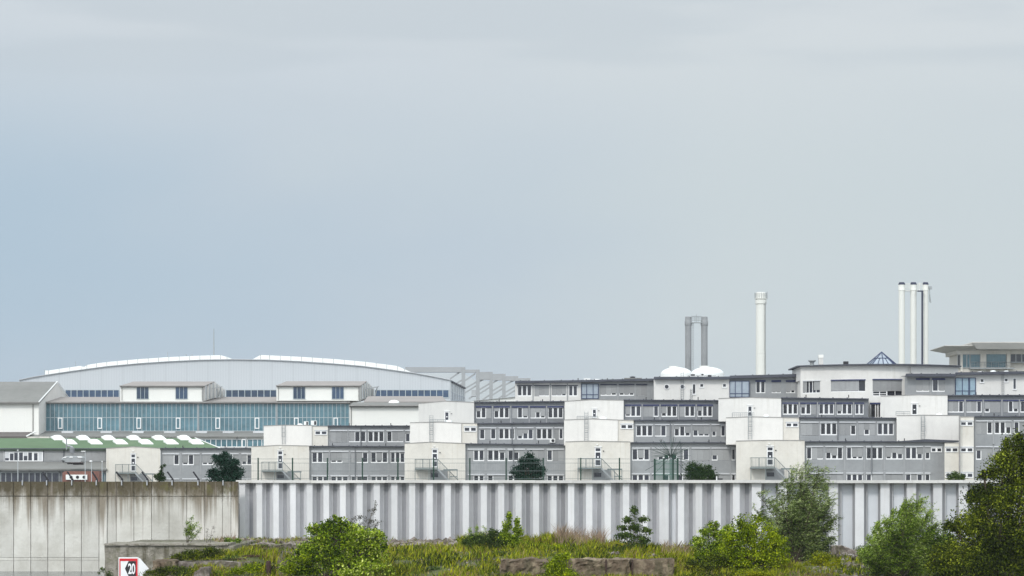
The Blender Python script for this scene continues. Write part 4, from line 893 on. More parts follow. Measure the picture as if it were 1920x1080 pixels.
# lower lean-to in front of the glass hall
b = MB(); b.pbox(-60, 497, 818.5, 905, 552, 0, 7); b.build('lower_wall', M['white_panel'], th)
b = MB(); slope(b, -60, 497, 818.2, 551.4, -60, 500, 808.8, 559.6, .2); b.build('lower_roof', M['roof_grey'], th)
for px in (126, 199, 258.5, 318, 377.5, 428, 485): part('rooflight', M['shutter_box'], th, lambda b: b.pbox(px - 10.5, px + 10.5, 808.3, 812, 557, 0, .8))
cols = [372, 385, 395, 405, 415, 425, 435, 444, 453, 464, 474, 483, 491]
glazed_bay(th, 552, 360, 497, 823, 838.5, cols, 'frame_white', 'pane_teal', None, proud=.02, name='low_glazing', w=.13)
for px in (180.5, 320.5, 444.5): part('downpipe', M['steel'], th, lambda b: b.tube((X(px, 552), 551.8, Z(818, 552)), (X(px, 552), 551.8, Z(826, 552)), .12, 6))
glazed_bay(th, 552, 453.5, 462, 823, 839, [], 'frame_white', 'pane_teal', None, proud=.3, name='vent_window', w=.2)

# cream building with grey gable roof at the left edge
cb = empty('warehouse', (X(20, 552), 552, 0), 'cream warehouse at the left edge with a big grey pitched roof and white gable', 'warehouse')
b = MB(); b.pbox(-90, 72, 754, 905, 554, 0, 12); b.build('wall', M['white_panel'], cb)
b = MB(); slope(b, -90, 73.5, 754.5, 553.2, -90, 107, 715.7, 568, .3); b.build('roof', M['roof_grey'], cb)
b = MB(); A = [(X(73, 554), 554, Z(754, 554)), (X(106, 568), 568, Z(717, 568)), (X(128, 580), 580, Z(746, 580)), (X(128, 580), 580, Z(905, 580)), (X(73, 554), 554, Z(905, 554))]
b.loft(A, [(x - 1.2, y + .3, z) for x, y, z in A]); b.build('gable', M['render_white'], cb)
b = MB(); q0 = Vector((X(73, 553), 553, Z(753.5, 553))); q1 = Vector((X(107.5, 567.5), 567.5, Z(715.4, 567.5))); q2 = Vector((X(129, 579.5), 579.5, Z(745, 579.5))); b.tube(q0, q1, .13, 5); b.tube(q1, q2, .09, 5); b.build('verge_trim', M['white_dome'], cb)
downpipe(cb, 554, 62, 755, 809); part('gutter', M['parapet'], cb, lambda b: b.pbox(-90, 73, 753.6, 755.2, 554, -.9, -.6))
part('lean_to_roof', M['roof_brown'], cb, lambda b: slope(b, -90, 50, 818.3, 545, -90, 62, 810, 553.9, .25)); part('lean_to_wall', M['render_cream'], cb, lambda b: b.pbox(-90, 92, 818.6, 905, 545.6, 0, 6.3))
part('pipe', M['white_dome'], cb, lambda b: (b.tube((X(50, 545), 544.6, Z(818.3, 545)), (X(68, 545), 544.6, Z(809, 545)), .13, 8)))

# beige roofed building between hall and offices
bb = empty('warehouse', (X(720, 540), 540, 0), 'low cream warehouse with a beige sloping roof and a half round roof vent', 'warehouse')
b = MB(); b.pbox(655.5, 786, 760, 905, 540, 0, 10); b.build('wall', M['white_panel'], bb)
b = MB(); slope(b, 655, 788, 760.5, 539.4, 662, 790, 754.3, 546, .3); b.build('roof', M['roof_grey'], bb)
b = MB(); slope(b, 682, 838, 753, 546.5, 690, 829, 742.8, 560, .3); A = [(X(838, 546), 546.4, Z(753.5, 546)), (X(829, 560), 560, Z(742.5, 560)), (X(838, 560), 560, Z(752, 560))]; b.build('upper_roof', M['roof_taupe'], bb)
b = MB(); b.box(X(676, 548), X(838, 548), 547.2, 559, 0, Z(754, 548)); b.build('upper_wall', M['render_grey'], bb)
part('gutter', M['parapet'], bb, lambda b: b.pbox(655, 788, 759.8, 761.6, 540, -.85, -.6)); downpipe(bb, 540, 658.5, 761, 800)
dome(bb, 545, 728, 749, 749.8, 756.8, m='rooflight', name='roof_vent', dd=.5)

# ================================================================ green roofed workshop
Dk = 505
gr = empty('workshop', (X(150, Dk), Dk, 0), 'low grey workshop with a green felt roof carrying two rows of white skylights', 'workshop')
b = MB(); b.pbox(-60, 201, 842.3, 905, Dk, 0, 10)
b.build('wall', M['clad_grey'], gr)
b = MB(); slope(b, -60, 414, 841, Dk - .5, -60, 366, 821.5, Dk + 9.5, .3); b.build('roof', M['roof_green'], gr)
part('roof_edge', M['roof_dark'], gr, lambda b: b.pbox(-60, 201, 840.6, 842.6, Dk, -.65, -.5))
part('verge', M['white_dome'], gr, lambda b: b.tube((X(366, Dk + 9.5), Dk + 9.5, Z(821, Dk + 9.5)), (X(414, Dk), Dk - .4, Z(840.5, Dk)), .1, 5))
zs = lambda d: Z(841, Dk - .5) + (Z(821.5, Dk + 9.5) - Z(841, Dk - .5)) * (d + .5) / 10
def sky_dome(px, d):
    D = Dk + d; cx_ = X(px, D); z = zs(d) - .25; b = MB(); w, l = 1.0, 1.12
    def P3(u, v_, zz): return (cx_ + u - v_ * .42, D + v_, zz)
    base = [P3(-w, -l, z - .32), P3(w, -l, z - .32), P3(w, l, z + .24), P3(-w, l, z + .24)]
    def lift(pts, h): return [(p[0], p[1], p[2] + h) for p in pts]
    t0 = lift(base, .5); ins = [P3(-w * .95, -l * .95, 0), P3(w * .95, -l * .95, 0), P3(w * .95, l * .95, 0), P3(-w * .95, l * .95, 0)]
    b.loft(base, t0)
    k = 8; rows_ = []
    for j in range(k + 1):
        for i in range(k + 1):
            u = -1 + 2 * i / k; v_ = -1 + 2 * j / k; h = (1 - u ** 4) * (1 - v_ ** 4) * .42 * (1 - .3 * (u * u + v_ * v_) / 2)
            p = P3(u * w * .96, v_ * l * .96, 0); zz = z - .04 + .28 * v_ + .49 + h; rows_.append((p[0], p[1], zz))
    b.add(rows_, [(j * (k + 1) + i, j * (k + 1) + i + 1, (j + 1) * (k + 1) + i + 1, (j + 1) * (k + 1) + i) for j in range(k) for i in range(k)], 0, True)
    b.build('skylight', M['white_dome'], gr)
for k in range(6):
    sky_dome(109 + 47.4 * k, 8.6); sky_dome(131 + 47.4 * k, 4.6)
# windows and lower lean-to
b = MB(); b.pbox(7.5, 81, 847, 865, Dk, -.12, -.0); fr_ = b.build('window', M['frame_white'], gr)
pb = MB(); cl = MB()
for k, (p, q, f_) in enumerate(((10, 17, .75), (18.8, 25.5, .15), (27, 34, .0), (36, 43, .0), (44.8, 51.5, .45), (53.3, 60, .0), (64, 70.5, .1), (72.5, 78.5, 1))):
    pb.pbox(p, q, 848.5 + 14 * f_, 863.2, Dk, -.15, -.121) if f_ < 1 else None
    if f_ > 0: cl.pbox(p, q, 848.5, 848.5 + 14 * f_ + (.7 if f_ == 1 else 0), Dk, -.149, -.122)
pb.build('pane', M['pane'], fr_); cl.build('roller_blind', M['shutter_box'], fr_)
for px in (9, 81.5, 120): part('seam', M['roof_dark'], gr, lambda b: b.tube((X(px, Dk), Dk - .1, Z(842.5, Dk)), (X(px, Dk), Dk - .1, Z(866, Dk)), .06, 5))
part('panel', M['blind'], gr, lambda b: (b.pbox(84, 118, 844.5, 864, Dk, -.06, -.0), b.pbox(122, 198, 846, 865, Dk, -.06, -.0), b.pbox(-40, 7, 846, 864, Dk, -.06, 0)))
part('lower_roof', M['roof_grey'], gr, lambda b: slope(b, -60, 201, 879, Dk - 6, -60, 201, 865.5, Dk - .13, .25))
part('lower_wall', M['clad_dark'], gr, lambda b: (b.box(X(-60, Dk - 5), X(200, Dk - 5), Dk - 5, Dk - .2, 0, Z(881, Dk - 5)),))
part('fascia', M['blind'], gr, lambda b: (b.pbox(2, 55, 880.5, 884, Dk - 6, .3, .95), b.pbox(57, 110, 880.5, 884, Dk - 6, .3, .95), b.pbox(112, 198, 880.5, 884, Dk - 6, .3, .95)))
n = 11; ps = [2, 11, 22, 34, 43, 55, 66, 76, 88, 98, 110]
glazed_bay(gr, Dk - 5, 1, 112, 885, 906, ps[1:-1], 'steel', 'pane', None, proud=.12, name='low_glazing', w=.14)
glazed_bay(gr, Dk - 5, 188, 200, 885, 906, [192, 196], 'steel', 'pane_teal', None, proud=.12, name='low_glazing', w=.14)
kb = empty('kiosk', (X(152, 492), 492, 0), 'brick red cabin with white panel of three round fans, behind the concrete wall', 'cabin')
part('wall', M['red_brick'], kb, lambda b: b.prism([(117, 905), (117, 886), (122, 883.5), (186, 883.5), (186, 905)], 492, 0, 3))
pn = part('fan_panel', M['white_dome'], kb, lambda b: b.pbox(124, 164, 890, 899.5, 492, -.4, -.003))
for px in (134, 146, 158.3): part('fan', M['black'], pn, lambda b: b.tube((X(px, 492), 491.55, Z(894.7, 492)), (X(px, 492), 491.598, Z(894.7, 492)), .26, 16))
# capsule shaped unit on the lower roof and the flue with its drum
rp = empty('roof_capsule', (X(137, 496), 496, Z(866, 496)), 'silver grey rounded capsule with bright curved windows, on the dark lower roof', 'equipment')
D = 496
prof = [(115, 862.5), (116.5, 860), (120, 857.5), (124, 855.6), (130, 855), (152, 855), (157.5, 856.5), (159, 859), (159, 866), (156, 868.3), (123, 868.3), (120, 864.5)]
def cap(b):
    P2 = [(X(p, D), Z(q, D)) for p, q in prof]; cx2 = sum(p for p, q in P2) / len(P2); cz2 = sum(q for p, q in P2) / len(P2)
    lays = [(-1.2, .80), (-.95, .95), (-.6, 1), (.6, 1), (.95, .95), (1.2, .8)]
    for (d0, s0), (d1, s1) in zip(lays, lays[1:]): b.loft([(cx2 + (p - cx2) * s0, D + d0, cz2 + (q - cz2) * s0) for p, q in P2], [(cx2 + (p - cx2) * s1, D + d1, cz2 + (q - cz2) * s1) for p, q in P2])
part('body', M['steel'], rp, cap)
part('window', M['white_dome'], rp, lambda b: (b.prism([(119, 858.6), (123, 856.3), (127.5, 855.9), (126, 858.6)], D, -1.32, -1.18), b.prism([(132, 858.4), (133, 856), (138.5, 856), (138.5, 858.4)], D, -1.32, -1.18), b.prism([(146.5, 855.8), (154, 855.8), (157, 858.5), (149, 858.5)], D, -1.32, -1.18)))
part('skid', M['black'], rp, lambda b: (b.pbox(127, 136, 868.4, 870.5, D, -.6, .6), b.pbox(138, 156, 868.4, 871.5, D, -.6, .6), b.pbox(118, 123, 864.5, 867, D, -.5, .5)))
du = empty('extract_flue', (X(133, 504), 504, Z(845, 504)), 'thin flue pipe beside a small dark drum hanging at the green roof edge', 'flue')
part('pipe', M['steel'], du, lambda b: b.tube((X(126, 504), 503.3, Z(843, 504)), (X(126, 504), 503.3, Z(820, 504)), .12, 8))
part('drum', M['clad_dark'], du, lambda b: b.lathe((X(135, 503), 503), [(.1, Z(850, 503)), (.42, Z(849.5, 503)), (.45, Z(841, 503)), (.25, Z(838.5, 503)), (.1, Z(838, 503))], 16))
part('duct', M['steel'], du, lambda b: b.tube((X(126, 503), 503, Z(835.5, 503)), (X(136, 503), 503, Z(838.5, 503)), .16, 8))

# street lamps in the works yard
def lamp(px, yt, D, kind, lab):
    o = empty('street_lamp', (X(px, D), D, 0), lab, 'street lamp', 'slender lamp posts in the works yard'); zt = Z(yt, D)
    part('pole', M['gantry_pale'], o, lambda b: b.tube((X(px, D), D, 0), (X(px, D), D, zt), .07, 8, .045))
    def head(b):
        x = X(px, D)
        if kind == 'L': b.box(x - .65, x + .05, D - .12, D + .12, zt - .02, zt + .10)
        if kind == 'G': b.lathe((x - .1, D), [(.1, zt - .05), (.26, zt + .05), (.22, zt + .2), (.05, zt + .25)], 14)
        if kind == 'T':
            b.tube((x - .75, D, zt + .12), (x, D, zt - .02), .06, 6); b.tube((x + .75, D, zt + .12), (x, D, zt - .02), .06, 6)
        if kind == 'P': b.box(x - .1, x + .1, D - .1, D + .1, zt, zt + .15)
    part('lamp_head', M['frame_white'] if kind != 'T' else M['roof_grey'], o, head)
lamp(33.5, 845, 490, 'P', 'lamp post before the window band at far left, thin straight pole')
lamp(159.7, 846.5, 488, 'L', 'tall lamp post with a flat one sided head, right of the silver capsule')
lamp(171.5, 866, 488, 'G', 'short lamp post with a round white head, right of the red cabin fans')
lamp(191.4, 866, 488, 'P', 'plain thin lamp post just left of the leftmost cream stair block')
lamp(460, 820.5, 515, 'T', 'double armed lamp seen before the low teal glazing')

# ================================================================ river walls
# sheet pile wall
def wall_D(px): return 241.0 + (px - 445) * (-15.0 / 980) if px < 1425 else 226.0
sp_ = empty('sheet_pile_wall', (X(1150, 230), 230, -4.2), 'long white and grey corrugated steel flood wall with a pale concrete capping', 'flood wall')
FL = MB(); WB = MB(); PN = MB(); WD = MB(); PP = MB(); WL2 = MB()
zt0 = Z(905.0, 232); zb0 = -4.6
def vq(b, p0, p1):   # vertical panel between plan points, 6 cm thick
    d = Vector((p1[0] - p0[0], p1[1] - p0[1])); n_ = Vector((-d.y, d.x)).normalized() * .03
    if n_.y < 0: n_ = -n_
    A = [(p0[0], p0[1]), (p1[0], p1[1]), (p1[0] + n_.x, p1[1] + n_.y), (p0[0] + n_.x, p0[1] + n_.y)]
    b.loft([(x, y, zb0) for x, y in A], [(x, y, zt0) for x, y in A])
px = 449.0
bounds = []
while px < 2080:
    if px < 1395:
        pit = 31.6 + (px - 449) * .0032; fr_ = (0, .34, .61, .82, 1.0); dep = .62
    else: pit = 48.2; fr_ = (0, .35, .50, .90, 1.0); dep = .55
    pit *= 1 + rnd.uniform(-.035, .035)
    if 1232 < px < 1262: fr_ = (0, .5, .62, .86, 1.0)
    D = wall_D(px)
    q = [px + pit * t for t in fr_]
    P_ = [(X(q[0], D), wall_D(q[0])), (X(q[1], D), wall_D(q[1])), (X(q[2], D + dep), wall_D(q[2]) + dep), (X(q[3], D + dep), wall_D(q[3]) + dep), (X(q[4], D), wall_D(q[4]))]
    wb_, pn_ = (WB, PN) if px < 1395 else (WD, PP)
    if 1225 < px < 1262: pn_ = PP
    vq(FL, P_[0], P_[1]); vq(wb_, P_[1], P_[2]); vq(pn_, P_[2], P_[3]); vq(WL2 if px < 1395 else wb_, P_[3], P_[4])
    # interlock ribs
    for pt in ((P_[1][0] + .75 * (P_[2][0] - P_[1][0]), P_[1][1] + .75 * dep - .05),): WL2.box(pt[0] - .03, pt[0] + .03, pt[1] - .05, pt[1], zb0, zt0)
    bounds.append((px, P_)); px += pit
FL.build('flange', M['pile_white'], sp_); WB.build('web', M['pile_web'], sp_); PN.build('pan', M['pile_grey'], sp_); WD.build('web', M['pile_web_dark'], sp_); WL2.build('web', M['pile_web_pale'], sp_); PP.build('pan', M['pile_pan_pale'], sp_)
b = MB(); pts = [(443, 241.2), (1425, 226), (2090, 226)]
for (p, d0), (q, d1) in zip(pts, pts[1:]):
    xs = [p + (q - p) * i / 14 for i in range(15)]
    for u, w_ in zip(xs, xs[1:]):
        du_, dw_ = d0 + (d1 - d0) * (u - p) / (q - p), d0 + (d1 - d0) * (w_ - p) / (q - p)
        x0_, x1_ = X(u, du_), X(w_, dw_) - .012; jz = rnd.uniform(-.012, .012)
        za, zc = Z(900.3, 232) + jz, Z(905.6, 232) + jz
        b.loft([(x0_, du_ - .38, zc), (x1_, dw_ - .38, zc), (x1_, dw_ - .38, za), (x0_, du_ - .38, za)], [(x0_, du_ + .95, zc), (x1_, dw_ + .95, zc), (x1_, dw_ + .95, za), (x0_, du_ + .95, za)])
b.build('capping', M['cap'], sp_)
# bank behind the wall so that nothing opens below the capping
b = MB(); b.box(X(0, 240), X(2300, 240), 242.2, 244, -8, -.05); tag(b.build('quay_fill', M['ground'], None), kind='structure')

# stained concrete wall
Dc = 239
cw = empty('concrete_wall', (X(220, Dc), Dc, -5.6), 'tall stained concrete flood wall with mossy top and vertical panel joints', 'flood wall')
zf = -5.6; zc_ = Z(903, Dc)
seams = [-140, -105, -70, -38, -6, 26, 58, 90, 121, 153, 186, 201, 218, 251, 284, 317, 350, 384, 417, 433, 446.5]
b = MB()
for s0, s1 in zip(seams, seams[1:]):
    j = .024; off = rnd.uniform(-.02, .02) - (.10 if s1 <= 201 else 0)
    x0_, x1_ = X(s0, Dc) + j, X(s1, Dc) - j
    if s1 <= 186 or s0 >= 1e9:
        b.box(x0_, x1_, Dc + off, Dc + .5, Z(929.5, Dc), zc_); b.box(x0_, x1_, Dc + off, Dc + .5, Z(1045, Dc), Z(931.1, Dc)); b.box(x0_, x1_, Dc + off, Dc + .5, zf, Z(1050.5, Dc)); b.box(x0_, x1_, Dc + off + .02, Dc + .5, Z(1050.0, Dc), Z(1045.6, Dc))
    else:
        b.box(x0_, x1_, Dc + off, Dc + .5, Z(929.8, Dc), zc_); b.box(x0_, x1_, Dc + off, Dc + .5, zf, Z(931.2, Dc))
b.box(X(-140, Dc), X(446, Dc), Dc + .1, Dc + .7, zf, zc_ - .02)
b.build('panels', M['stained'], cw, origin=(X(150, Dc), Dc, zf))
# barbed wire brackets
bf = empty('wire_fence', (X(180, Dc), Dc, zc_), 'row of dark slanting steel arms with wires along the mossy concrete wall top', 'wire fence')
arms = [(-12, None), (42.5, None), (88, 80), (135, 126), (181, 172.5), (228.5, 217.5), (276, 265.5), (323, 313.5), (371.5, 362), (418.5, None)]
for (p, t_) in arms:
    st = part('post_stub', M['shutter_edge'], bf, lambda b: b.box(X(p - 1, Dc), X(p + 1, Dc), Dc - .22, Dc - .125, Z(910, Dc), Z(900.5, Dc)))
    if t_: part('arm', M['black'], st, lambda b: (b.tube((X(p + 1, Dc), Dc + .1, Z(899, Dc)), (X(t_, Dc), Dc + .1, Z(884.5, Dc)), .07, 6), b.box(X(p - 1.5, Dc), X(p + 2.3, Dc), Dc - .05, Dc + .2, Z(903, Dc), Z(897.5, Dc))))
# quay block in front
qb = empty('quay_block', (X(300, 216), 216, -5.6), 'weathered concrete quay block with a paler coping, jutting out behind the river sign', 'quay')
def noisy_grid_box(b, x0, x1, y0, y1, z0, z1, amp, step=.35, seed=0., top=0.):
    """box skin built from a displaced grid (front, sides, top)"""
    nx = max(2, int((x1 - x0) / step)); ny = max(2, int((y1 - y0) / step)); nz_ = max(2, int((z1 - z0) / step))
    def dsp(p):
        v_ = Vector((p[0] * .9 + seed, p[1] * .9, p[2] * .9)); n_ = mnoise.noise_vector(v_) * amp + mnoise.noise_vector(v_ * 3.1) * amp * .7 + mnoise.noise_vector(v_ * 7.3) * amp * .35
        return (p[0] + n_.x, p[1] + n_.y, p[2] + n_.z * .7 + (mnoise.noise(Vector((p[0] * .6 + seed, 3, 1))) * top if p[2] > z1 - .01 else 0))
    def grid(fn, nu, nv):
        b.add([dsp(fn(i / nu, j / nv)) for j in range(nv + 1) for i in range(nu + 1)], [(j * (nu + 1) + i, j * (nu + 1) + i + 1, (j + 1) * (nu + 1) + i + 1, (j + 1) * (nu + 1) + i) for j in range(nv) for i in range(nu)])
    grid(lambda u, v_: (x0 + (x1 - x0) * u, y0, z0 + (z1 - z0) * v_), nx, nz_); grid(lambda u, v_: (x0 + (x1 - x0) * u, y1, z0 + (z1 - z0) * v_), nx, nz_)
    grid(lambda u, v_: (x0, y0 + (y1 - y0) * u, z0 + (z1 - z0) * v_), ny, nz_); grid(lambda u, v_: (x1, y0 + (y1 - y0) * u, z0 + (z1 - z0) * v_), ny, nz_)
    grid(lambda u, v_: (x0 + (x1 - x0) * u, y0 + (y1 - y0) * v_, z1), nx, ny)
part('block', M['quay_block'], qb, lambda b: noisy_grid_box(b, X(196, 214), X(440, 214), 214, 236, -6, Z(1023, 214), .04, .5))
part('coping', M['quay_cope'], qb, lambda b: noisy_grid_box(b, X(195, 214), X(428, 214), 213.85, 220, Z(1023, 214) + .01, Z(1019.3, 214), .035, .4, 5))

# ================================================================ river bank terrain
cpx = [280, 330, 440, 560, 720, 870, 1000, 1100, 1250, 1400, 1500, 1600, 1760, 1950, 2150]
rowsD = [188, 197, 205, 212, 219, 226, 234, 243]
Yt = {188: -6.4, 197: -5.7, 205: -4.95}
tab = {
 212: [-6.2, -3.75, -3.45, -3.95, -3.95, -3.9, -3.75, -3.8, -3.9, -4.0, -4.0, -4.05, -4.0, -4.0, -4.0],
 219: [-6.0, -3.35, -3.2, -3.65, -3.6, -3.5, -3.3, -3.3, -3.5, -3.75, -3.8, -3.8, -3.8, -3.8, -3.8],
 226: [-5.0, -3.3, -3.05, -3.3, -3.3, -3.2, -3.0, -3.0, -3.3, -3.5, -3.6, -3.55, -3.6, -3.6, -3.6],
 234: [-4.0, -3.2, -3.0, -3.02, -3.08, -3.0, -2.75, -2.85, -3.3, -3.4, -3.4, -3.4, -3.4, -3.4, -3.4],
 243: [-4.0, -3.2, -2.95, -2.95, -3.0, -2.95, -2.75, -2.9, -3.3, -3.4, -3.4, -3.4, -3.4, -3.4, -3.4]}
def terr_z(x, y):
    px = 960 + x * F / max(y, 150.0)
    rows = []
    for D in rowsD:
        if D in tab: rows.append(np.interp(px, cpx, tab[D]))
        else: rows.append(Yt[D] if px > 330 else Yt[D] - 1.2 * min(1, (330 - px) / 50))
    z = np.interp(y, rowsD, rows)
    z += .16 * mnoise.noise(Vector((x * .35, y * .35, 2))) + .10 * mnoise.noise(Vector((x * 1.1, y * 1.1, 7)))
    return float(z)
b = MB(); nx, ny = 300, 70; xs = np.linspace(X(262, 205), 48, nx); ys = np.linspace(188, 242, ny)
vs = [(x, y, terr_z(x, y)) for y in ys for x in xs]
b.add(vs, [(j * nx + i, j * nx + i + 1, (j + 1) * nx + i + 1, (j + 1) * nx + i) for j in range(ny - 1) for i in range(nx - 1)], 0, True)
tag(b.build('river_bank', M['soil'], None, origin=(0, 215, -4)), kind='structure')

def np_mesh(name, V, nper, mat_, parent=None, origin=None):
    """V: (N*nper,3) vertices, one nper-gon per item"""
    n = len(V) // nper; me = bpy.data.meshes.new(name); me.vertices.add(len(V)); me.vertices.foreach_set('co', V.astype(np.float32).ravel())
    me.loops.add(n * nper); me.loops.foreach_set('vertex_index', np.arange(n * nper, dtype=np.int32))
    me.polygons.add(n); me.polygons.foreach_set('loop_start', np.arange(n, dtype=np.int32) * nper); me.polygons.foreach_set('loop_total', np.full(n, nper, np.int32))
    me.update(calc_edges=True); return link(name, me, mat_, parent, origin)
rg = np.random.default_rng(11)
def unit(v): return v / np.maximum(1e-6, np.linalg.norm(v, axis=1, keepdims=True))
def leaf_verts(C, size, aspect=.55, up=.35, axis=None, spread=1.0):
    """rhombic leaves at centres C; axis: preferred long direction"""
    n = len(C); A = rg.normal(size=(n, 3)) * spread
    if axis is not None: A = A * .35 + np.array(axis)
    A = unit(A); B = rg.normal(size=(n, 3)); B[:, 2] *= (1 - up); B = unit(np.cross(A, B)); s = (size * rg.uniform(.6, 1.3, n))[:, None]
    nrm = np.cross(A, B)
    return np.stack([C - A * s * .5, C + B * s * aspect * .5 - A * s * .06, C + A * s * .5 - nrm * s * .12, C - B * s * aspect * .5 - A * s * .06], 1).reshape(-1, 3)
def plant(name, label, cat, D, base, clumps, nleaf, size, m, group=None, sub=7, aspect=.55, depth=.8, axis=None, bark='bark', trunk=.09, sub_r=.42, twigs=True, core=.35, wild=.12, flat_bottom=True):
    """clumps: (px, py, rx, ry) in photo pixels at distance D; base: (px, py) of the stem foot"""
    bx, bz = X(base[0], D), Z(base[1], D); root = empty(name, (bx, D, bz), label, cat, group)
    tot = sum(c_[2] * c_[3] for c_ in clumps); k = D / F; Cs = []; tb = MB()
    fork = Vector((bx, D, bz))
    for (px, py, rx, ry) in clumps:
        cx_, cz_ = X(px, D), Z(py, D); rx *= k; ry *= k; rd_ = (rx + ry) / 2 * depth
        n = int(nleaf * (rx * ry / k / k) / tot); c0 = Vector((cx_, D + rg.uniform(-.3, .3) * rd_, cz_))
        tb.tube(fork, c0, trunk * .8, 5, trunk * .35)
        ns = sub + int(rx * ry * 1.2); d = unit(rg.normal(size=(ns, 3))) * (rg.uniform(.35, 1.0, (ns, 1)) ** .6)
        SC = np.array(c0) + d * np.array([rx, rd_, ry]) * (1 - sub_r * .55)
        if twigs:
            for s_ in SC[:24]: tb.tube(c0, Vector(s_), trunk * .3, 4, .012, caps=False)
        m1 = int(n * (1 - core)); w = rg.dirichlet(np.full(ns, 1.6)); idx = rg.choice(ns, m1, p=w)
        g = unit(rg.normal(size=(m1, 3))) * (rg.uniform(0, 1, (m1, 1)) ** .45)
        Cs.append(SC[idx] + g * np.array([rx, rd_, ry]) * sub_r * rg.uniform(.6, 1.15, (ns, 1))[idx])
        m2 = n - m1; g = unit(rg.normal(size=(m2, 3))) * (rg.uniform(0, 1, (m2, 1)) ** .4); Cs.append(np.array(c0) + g * np.array([rx, rd_, ry]) * .86)
        m3 = int(n * wild * .5); g = unit(rg.normal(size=(m3, 3))) * rg.uniform(.95, 1.18, (m3, 1)); Cs.append(np.array(c0) + g * np.array([rx, rd_, ry]))
    C = np.concatenate(Cs); C += rg.normal(size=C.shape) * size * .3
    if flat_bottom: C = C[C[:, 2] > bz - .15]
    tb.build('trunk', M[bark], root, origin=(bx, D, bz))
    np_mesh('crown', leaf_verts(C, size, aspect, axis=axis), 4, M[m], root, origin=(bx, D, bz)); return root
def wispy(name, label, cat, D, base, stems, nleaf, size, m, group=None, lean=(.5, 0, .8), trunk=.05, aspect=.22, rad=.35, curl=.6):
    """many curved shoots from the stems, narrow leaves along them. stems: (px,py tip, weight)"""
    bx, bz = X(base[0], D), Z(base[1], D); root = empty(name, (bx, D, bz), label, cat, group); tb = MB(); Cs = []; As = []
    tot = sum(s_[2] for s_ in stems)
    for (px, py, w) in stems:
        tip = Vector((X(px, D), D + rg.uniform(-.8, .8), Z(py, D))); b0 = Vector((bx + rg.uniform(-.15, .15), D, bz)); L = (tip - b0).length
        mid = b0.lerp(tip, .5) + Vector((rg.uniform(-.15, .15), rg.uniform(-.3, .3), 0)) * L * .5 + Vector((0, 0, .08 * L))
        pts = [b0.lerp(mid, t).lerp(mid.lerp(tip, t), t) for t in [i / 7 for i in range(8)]]
        for i in range(7): tb.tube(pts[i], pts[i + 1], trunk * (1 - i / 8), 4, trunk * (1 - (i + 1) / 8), caps=False)
        n = int(nleaf * w / tot); nt_ = max(6, int(n / 28))
        for _ in range(nt_):
            t = rg.uniform(.18, 1) ** .8; f = int(t * 6.999); p0 = pts[f].lerp(pts[min(7, f + 1)], t * 7 - f if t * 7 - f < 1 else 1)
            ln = rg.uniform(.5, 1.2) * rad * L * (1.15 - .6 * t); dr = Vector(lean) + Vector(rg.normal(size=3)) * .55; dr.normalize()
            q0 = p0 + dr * ln * .6; q1 = p0 + dr * ln + Vector((lean[0] * .5, 0, -.25)) * ln * curl
            tb.tube(p0, q0, .012, 3, .008, caps=False); tb.tube(q0, q1, .008, 3, .005, caps=False)
            u = rg.uniform(0, 1, 28)[:, None]; P0, Q0, Q1 = map(np.array, (p0, q0, q1)); cc = (1 - u) ** 2 * P0 + 2 * u * (1 - u) * Q0 + u * u * Q1
            Cs.append(cc + rg.normal(size=cc.shape) * .07); As.append(np.repeat((Q1 - P0)[None] / max(.01, np.linalg.norm(Q1 - P0)), 28, 0))
    C = np.concatenate(Cs); A = unit(np.concatenate(As) + rg.normal(size=C.shape) * .45); B = unit(np.cross(A, rg.normal(size=C.shape))); s = (size * rg.uniform(.6, 1.3, len(C)))[:, None]
    V = np.stack([C - A * s * .5, C + B * s * aspect * .5, C + A * s * .5, C - B * s * aspect * .5], 1).reshape(-1, 3)
    tb.build('trunk', M['bark'], root, origin=(bx, D, bz)); np_mesh('crown', V, 4, M[m], root, origin=(bx, D, bz)); return root

# trees behind the wall
plant('tree', 'dark green broad tree behind the concrete wall end, in front of the leftmost grey wing', 'tree', 262, (424, 905), [(424, 873, 24, 20), (410, 862, 14, 10), (424, 855, 9, 9), (402, 890, 16, 13), (442, 886, 18, 14), (440, 866, 8, 7), (422, 895, 34, 12)], 11000, .16, 'leaf_dark', 'trees behind the flood wall', trunk=.12)
plant('tree', 'dark green tree behind the steel wall, before the third office', 'tree', 262, (990, 905), [(992, 857, 12, 10), (982, 868, 14, 12), (1003, 868, 16, 12), (970, 884, 14, 12), (1010, 884, 15, 14), (990, 882, 26, 16), (990, 896, 33, 11)], 9000, .15, 'leaf_dark', 'trees behind the flood wall', trunk=.12)
plant('shrub', 'round mid green shrub peeping over the steel wall right of the green gate posts', 'shrub', 256, (1311, 910), [(1300, 880, 20, 14), (1320, 882, 22, 13), (1310, 893, 34, 14), (1335, 892, 12, 10)], 6500, .14, 'leaf_deep', 'shrubs peeping over the flood wall')
plant('shrub', 'small green shrub over the steel wall before the cream window columns', 'shrub', 256, (1792, 908), [(1792, 894, 17, 10), (1784, 896, 12, 7), (1802, 895, 12, 8)], 1800, .12, 'leaf_mid', 'shrubs peeping over the flood wall')
plant('vine', 'leafy climbing shoot over the concrete wall, right of the leftmost fire stair', 'vine', 250, (299, 905), [(303, 887, 6, 9), (296, 894, 7, 8), (303, 876, 3.5, 4), (308, 873, 3, 3), (291, 892, 3, 5), (302, 898, 10, 6)], 1300, .13, 'leaf_deep', trunk=.04)

